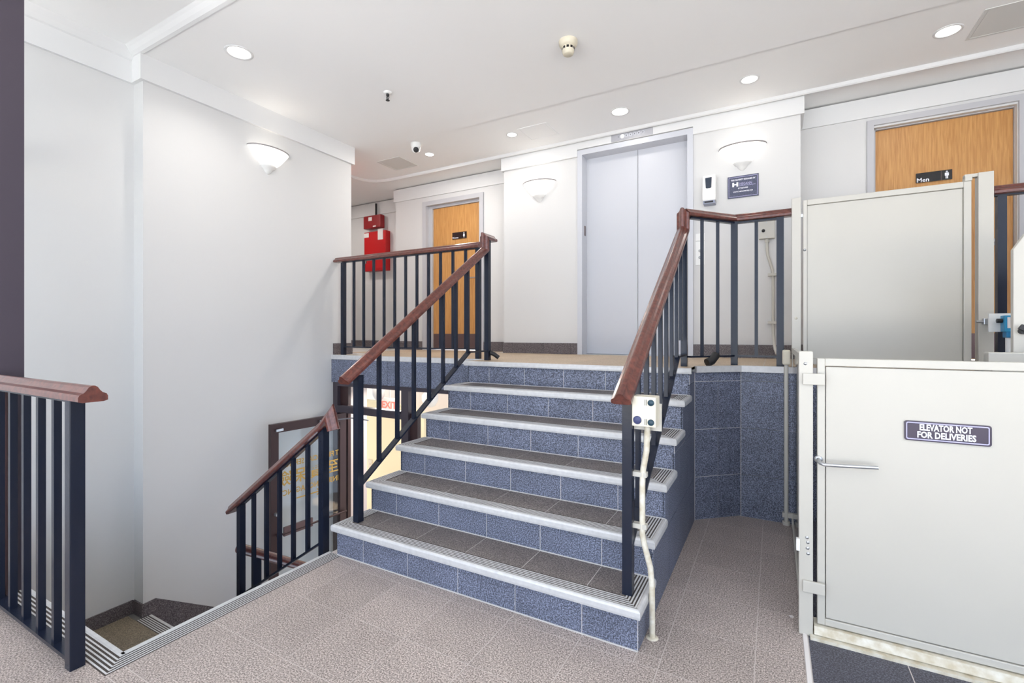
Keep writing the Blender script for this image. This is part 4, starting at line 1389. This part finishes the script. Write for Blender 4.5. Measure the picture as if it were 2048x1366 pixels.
# sill below gate
b = MB().box(0.135, gx1, 2.36, 2.46, -0.002, 0.012).prism([(2.385, 0.012), (2.375, 0.020), (2.385, 0.050), (2.46, 0.050), (2.46, 0.012)], 'x', 0.150, gx1)
sl = b.build('lift_sill', CREAMW)
tag(sl, 'worn cream metal sill under the lower lift gate', 'sill')
# side acrylic panel along the shaft
sp_ = thing('lift_side_panel', 'narrow grey clear side panel of the lift shaft seen almost edge-on', 'panel', (0.112, 3.05, 0))
MB().box(0.110, 0.116, 2.445, 3.70, 0.03, 1.17).build('pane', ACRYL, sp_)
b = MB().box(0.104, 0.122, 2.445, 3.70, 0.012, 0.05)
b.build('bottom_rail', CREAM, sp_)
MB().box(0.104, 0.122, 2.445, 3.70, 1.17, 1.20).build('top_rail', CREAM, sp_)
# upper gate
ug = thing('lift_gate', 'cream upper lift gate standing on landing before the right oak door', 'gate', (0.6, 3.76, ZL))
ux0, ux1, uz1 = 0.172, 1.018, 2.196
b = MB()
b.box(ux0, ux0 + 0.024, 3.745, 3.785, 1.09, uz1).box(ux1 - 0.035, ux1, 3.745, 3.785, 1.09, uz1)
b.box(ux0 + 0.024, ux1 - 0.035, 3.745, 3.785, uz1 - 0.036, uz1).box(ux0 + 0.024, ux1 - 0.035, 3.745, 3.785, 1.09, 1.13)
b.build('frame', CREAM, ug, bevel=0.003)
MB().box(ux0 + 0.026, ux1 - 0.037, 3.757, 3.775, 1.131, uz1 - 0.038).build('panel', CREAM, ug)
MB().lathe([(0.0001, 0.006), (0.007, 0.005), (0.009, 0)], (ux0 + 0.010, 3.745, 1.86), (0, -1, 0), (1, 0, 0), 14).build('knob', STEEL, ug)
b = MB().box(ux1 - 0.030, ux1 + 0.002, 3.74, 3.79, uz1, uz1 + 0.028).box(ux1 - 0.03, ux1 + 0.05, 3.745, 3.785, uz1 + 0.020, uz1 + 0.040)
b.build('top_hinge', CREAM, ug, bevel=0.002)
up1 = thing('lift_gate_post', 'cream post left of the upper lift gate, beside the bent railing', 'post', (0.13, 3.76, ZL))
MB().cbox(0.106, 0.160, 3.735, 3.795, ZL, 2.216, 0.003).build('post', CREAM, up1)
MB().box(0.158, 0.174, 3.75, 3.765, 2.085, 2.105).build('latch', STEEL, up1)
MB().lathe([(0.0001, 0.004), (0.008, 0.003), (0.009, 0)], (0.131, 3.735, 1.40), (0, -1, 0), (1, 0, 0), 12).build('screw', CREAMW, up1)
up2 = thing('lift_gate_post', 'cream post right of the upper lift gate with a steel latch pin', 'post', (1.08, 3.76, ZL))
MB().cbox(1.045, 1.112, 3.735, 3.795, ZL, 2.236, 0.003).build('post', CREAM, up2)
b = MB().cyl((1.03, 3.72, 1.365), (1.125, 3.72, 1.365), 0.007, 10).cbox(1.060, 1.108, 3.705, 3.737, 1.347, 1.383, 0.003)
b.build('latch_pin', STEEL, up2)
# lift carriage at the right: ledge, tower, sensor
lt = thing('lift_tower', 'off-white lift end panel with a black lever, cut by the right picture edge', 'lift', (1.2, 2.9, 0))
MB().prism([(0.925, 0.06), (0.925, 1.665), (0.965, 1.735), (1.55, 1.735), (1.55, 0.06)], 'y', 2.90, 2.93).build('panel', CREAM, lt, bevel=0.003)
b = MB().cyl((0.952, 2.90, 1.305), (0.952, 2.87, 1.305), 0.014, 12).obox((0.935, 2.865, 1.325), (0.975, 2.865, 1.30), 0.014, 0.022)
b.build('lever', RUBBER, lt)
lcr = thing('lift_carriage_rail', 'beige ledge of the lift carriage behind the lower gate', 'lift', (1.1, 2.8, 1.2))
MB().cbox(0.812, 1.5, 2.79, 2.85, 1.165, 1.213, 0.006).build('top_rail', CREAM, lcr)
MB().box(0.83, 1.5, 2.805, 2.835, 0.06, 1.165).build('panel', CREAM, lcr)
lpl = MB().box(0.13, 1.5, 2.47, 3.70, -0.002, 0.055).build('lift_platform', MAT_D)
tag(lpl, 'dark lift platform deck behind the lower gate', 'lift')
bs = thing('limit_switch', 'bright blue limit switch on a white bracket behind upper gate', 'switch', (1.09, 3.62, 1.36))
MB().box(1.062, 1.165, 3.64, 3.655, 1.305, 1.408).build('bracket', PLASTIC, bs)
b = MB().cbox(1.108, 1.150, 3.585, 3.64, 1.305, 1.395, 0.004)
b.build('switch_body', BLUEP, bs)
MB().cbox(1.116, 1.150, 3.585, 3.64, 1.272, 1.308, 0.006).build('switch_neck', mat('deep_blue_plastic', srgb(20, 118, 170), 0.4), bs)
MB().cyl((1.085, 3.612, 1.366), (1.108, 3.612, 1.366), 0.012, 12).build('plunger_boot', RUBBER, bs)
MB().box(1.120, 1.134, 3.5835, 3.585, 1.325, 1.385).build('label', PAPER, bs)
MB().cyl((1.133, 3.612, 1.275), (1.133, 3.612, 1.07), 0.013, 12).build('conduit', PLASTIC, bs)

# lift gate sign
sg = thing('lift_sign', 'dark sign reading ELEVATOR NOT FOR DELIVERIES on the lower lift gate', 'sign', (0.58, 2.40, 0.92))
sx0, sx1, sz0, sz1 = 0.453, 0.708, 0.872, 0.950
# rounded plate
def rrect(x0, x1, z0, z1, r, n=5):
    pts = []
    for cx_, cz_, a0 in ((x1 - r, z1 - r, 0), (x0 + r, z1 - r, PI / 2), (x0 + r, z0 + r, PI), (x1 - r, z0 + r, 1.5 * PI)):
        for i in range(n + 1):
            a = a0 + PI / 2 * i / n
            pts.append((cx_ + r * math.cos(a), cz_ + r * math.sin(a)))
    return pts


MB().prism(rrect(sx0, sx1, sz0, sz1, 0.009), 'y', 2.399, 2.4025).build('plate', SIGNB, sg)
oo, ii = rrect(sx0 + 0.006, sx1 - 0.006, sz0 + 0.005, sz1 - 0.005, 0.006), rrect(sx0 + 0.009, sx1 - 0.009, sz0 + 0.009, sz1 - 0.009, 0.004)
b = MB()
n = len(oo)
vs = [(p[0], 2.3984, p[1]) for p in oo] + [(p[0], 2.3984, p[1]) for p in ii]
b.add(vs, [(i, (i + 1) % n, n + (i + 1) % n, n + i) for i in range(n)])
b.build('border_line', LILAC, sg)
text('lettering', 'ELEVATOR NOT', 0.0335, (0.5765, 2.3985, 0.9255), (1, 0, 0), (0, 0, 1), WHITEINK, sg, bold=0.0011, depth=0.0003, fitw=0.154)
text('lettering', 'FOR DELIVERIES', 0.0335, (0.5785, 2.3985, 0.8965), (1, 0, 0), (0, 0, 1), WHITEINK, sg, bold=0.0011, depth=0.0003, fitw=0.172)

# small flake of fallen paint by the lift post
pfl = MB().prism([(-0.006, -0.010), (0.008, -0.007), (0.010, 0.006), (0.001, 0.011), (-0.009, 0.004)], 'z', 0.0, 0.0015)
for v in pfl.v:
    v += Vector((0.07, 2.512, 0))
pf_ = pfl.build('paint_flake', PAPER, org=(0.07, 2.512, 0))
tag(pf_, 'small white paint flake lying on the granite floor left of the lift post', 'debris')
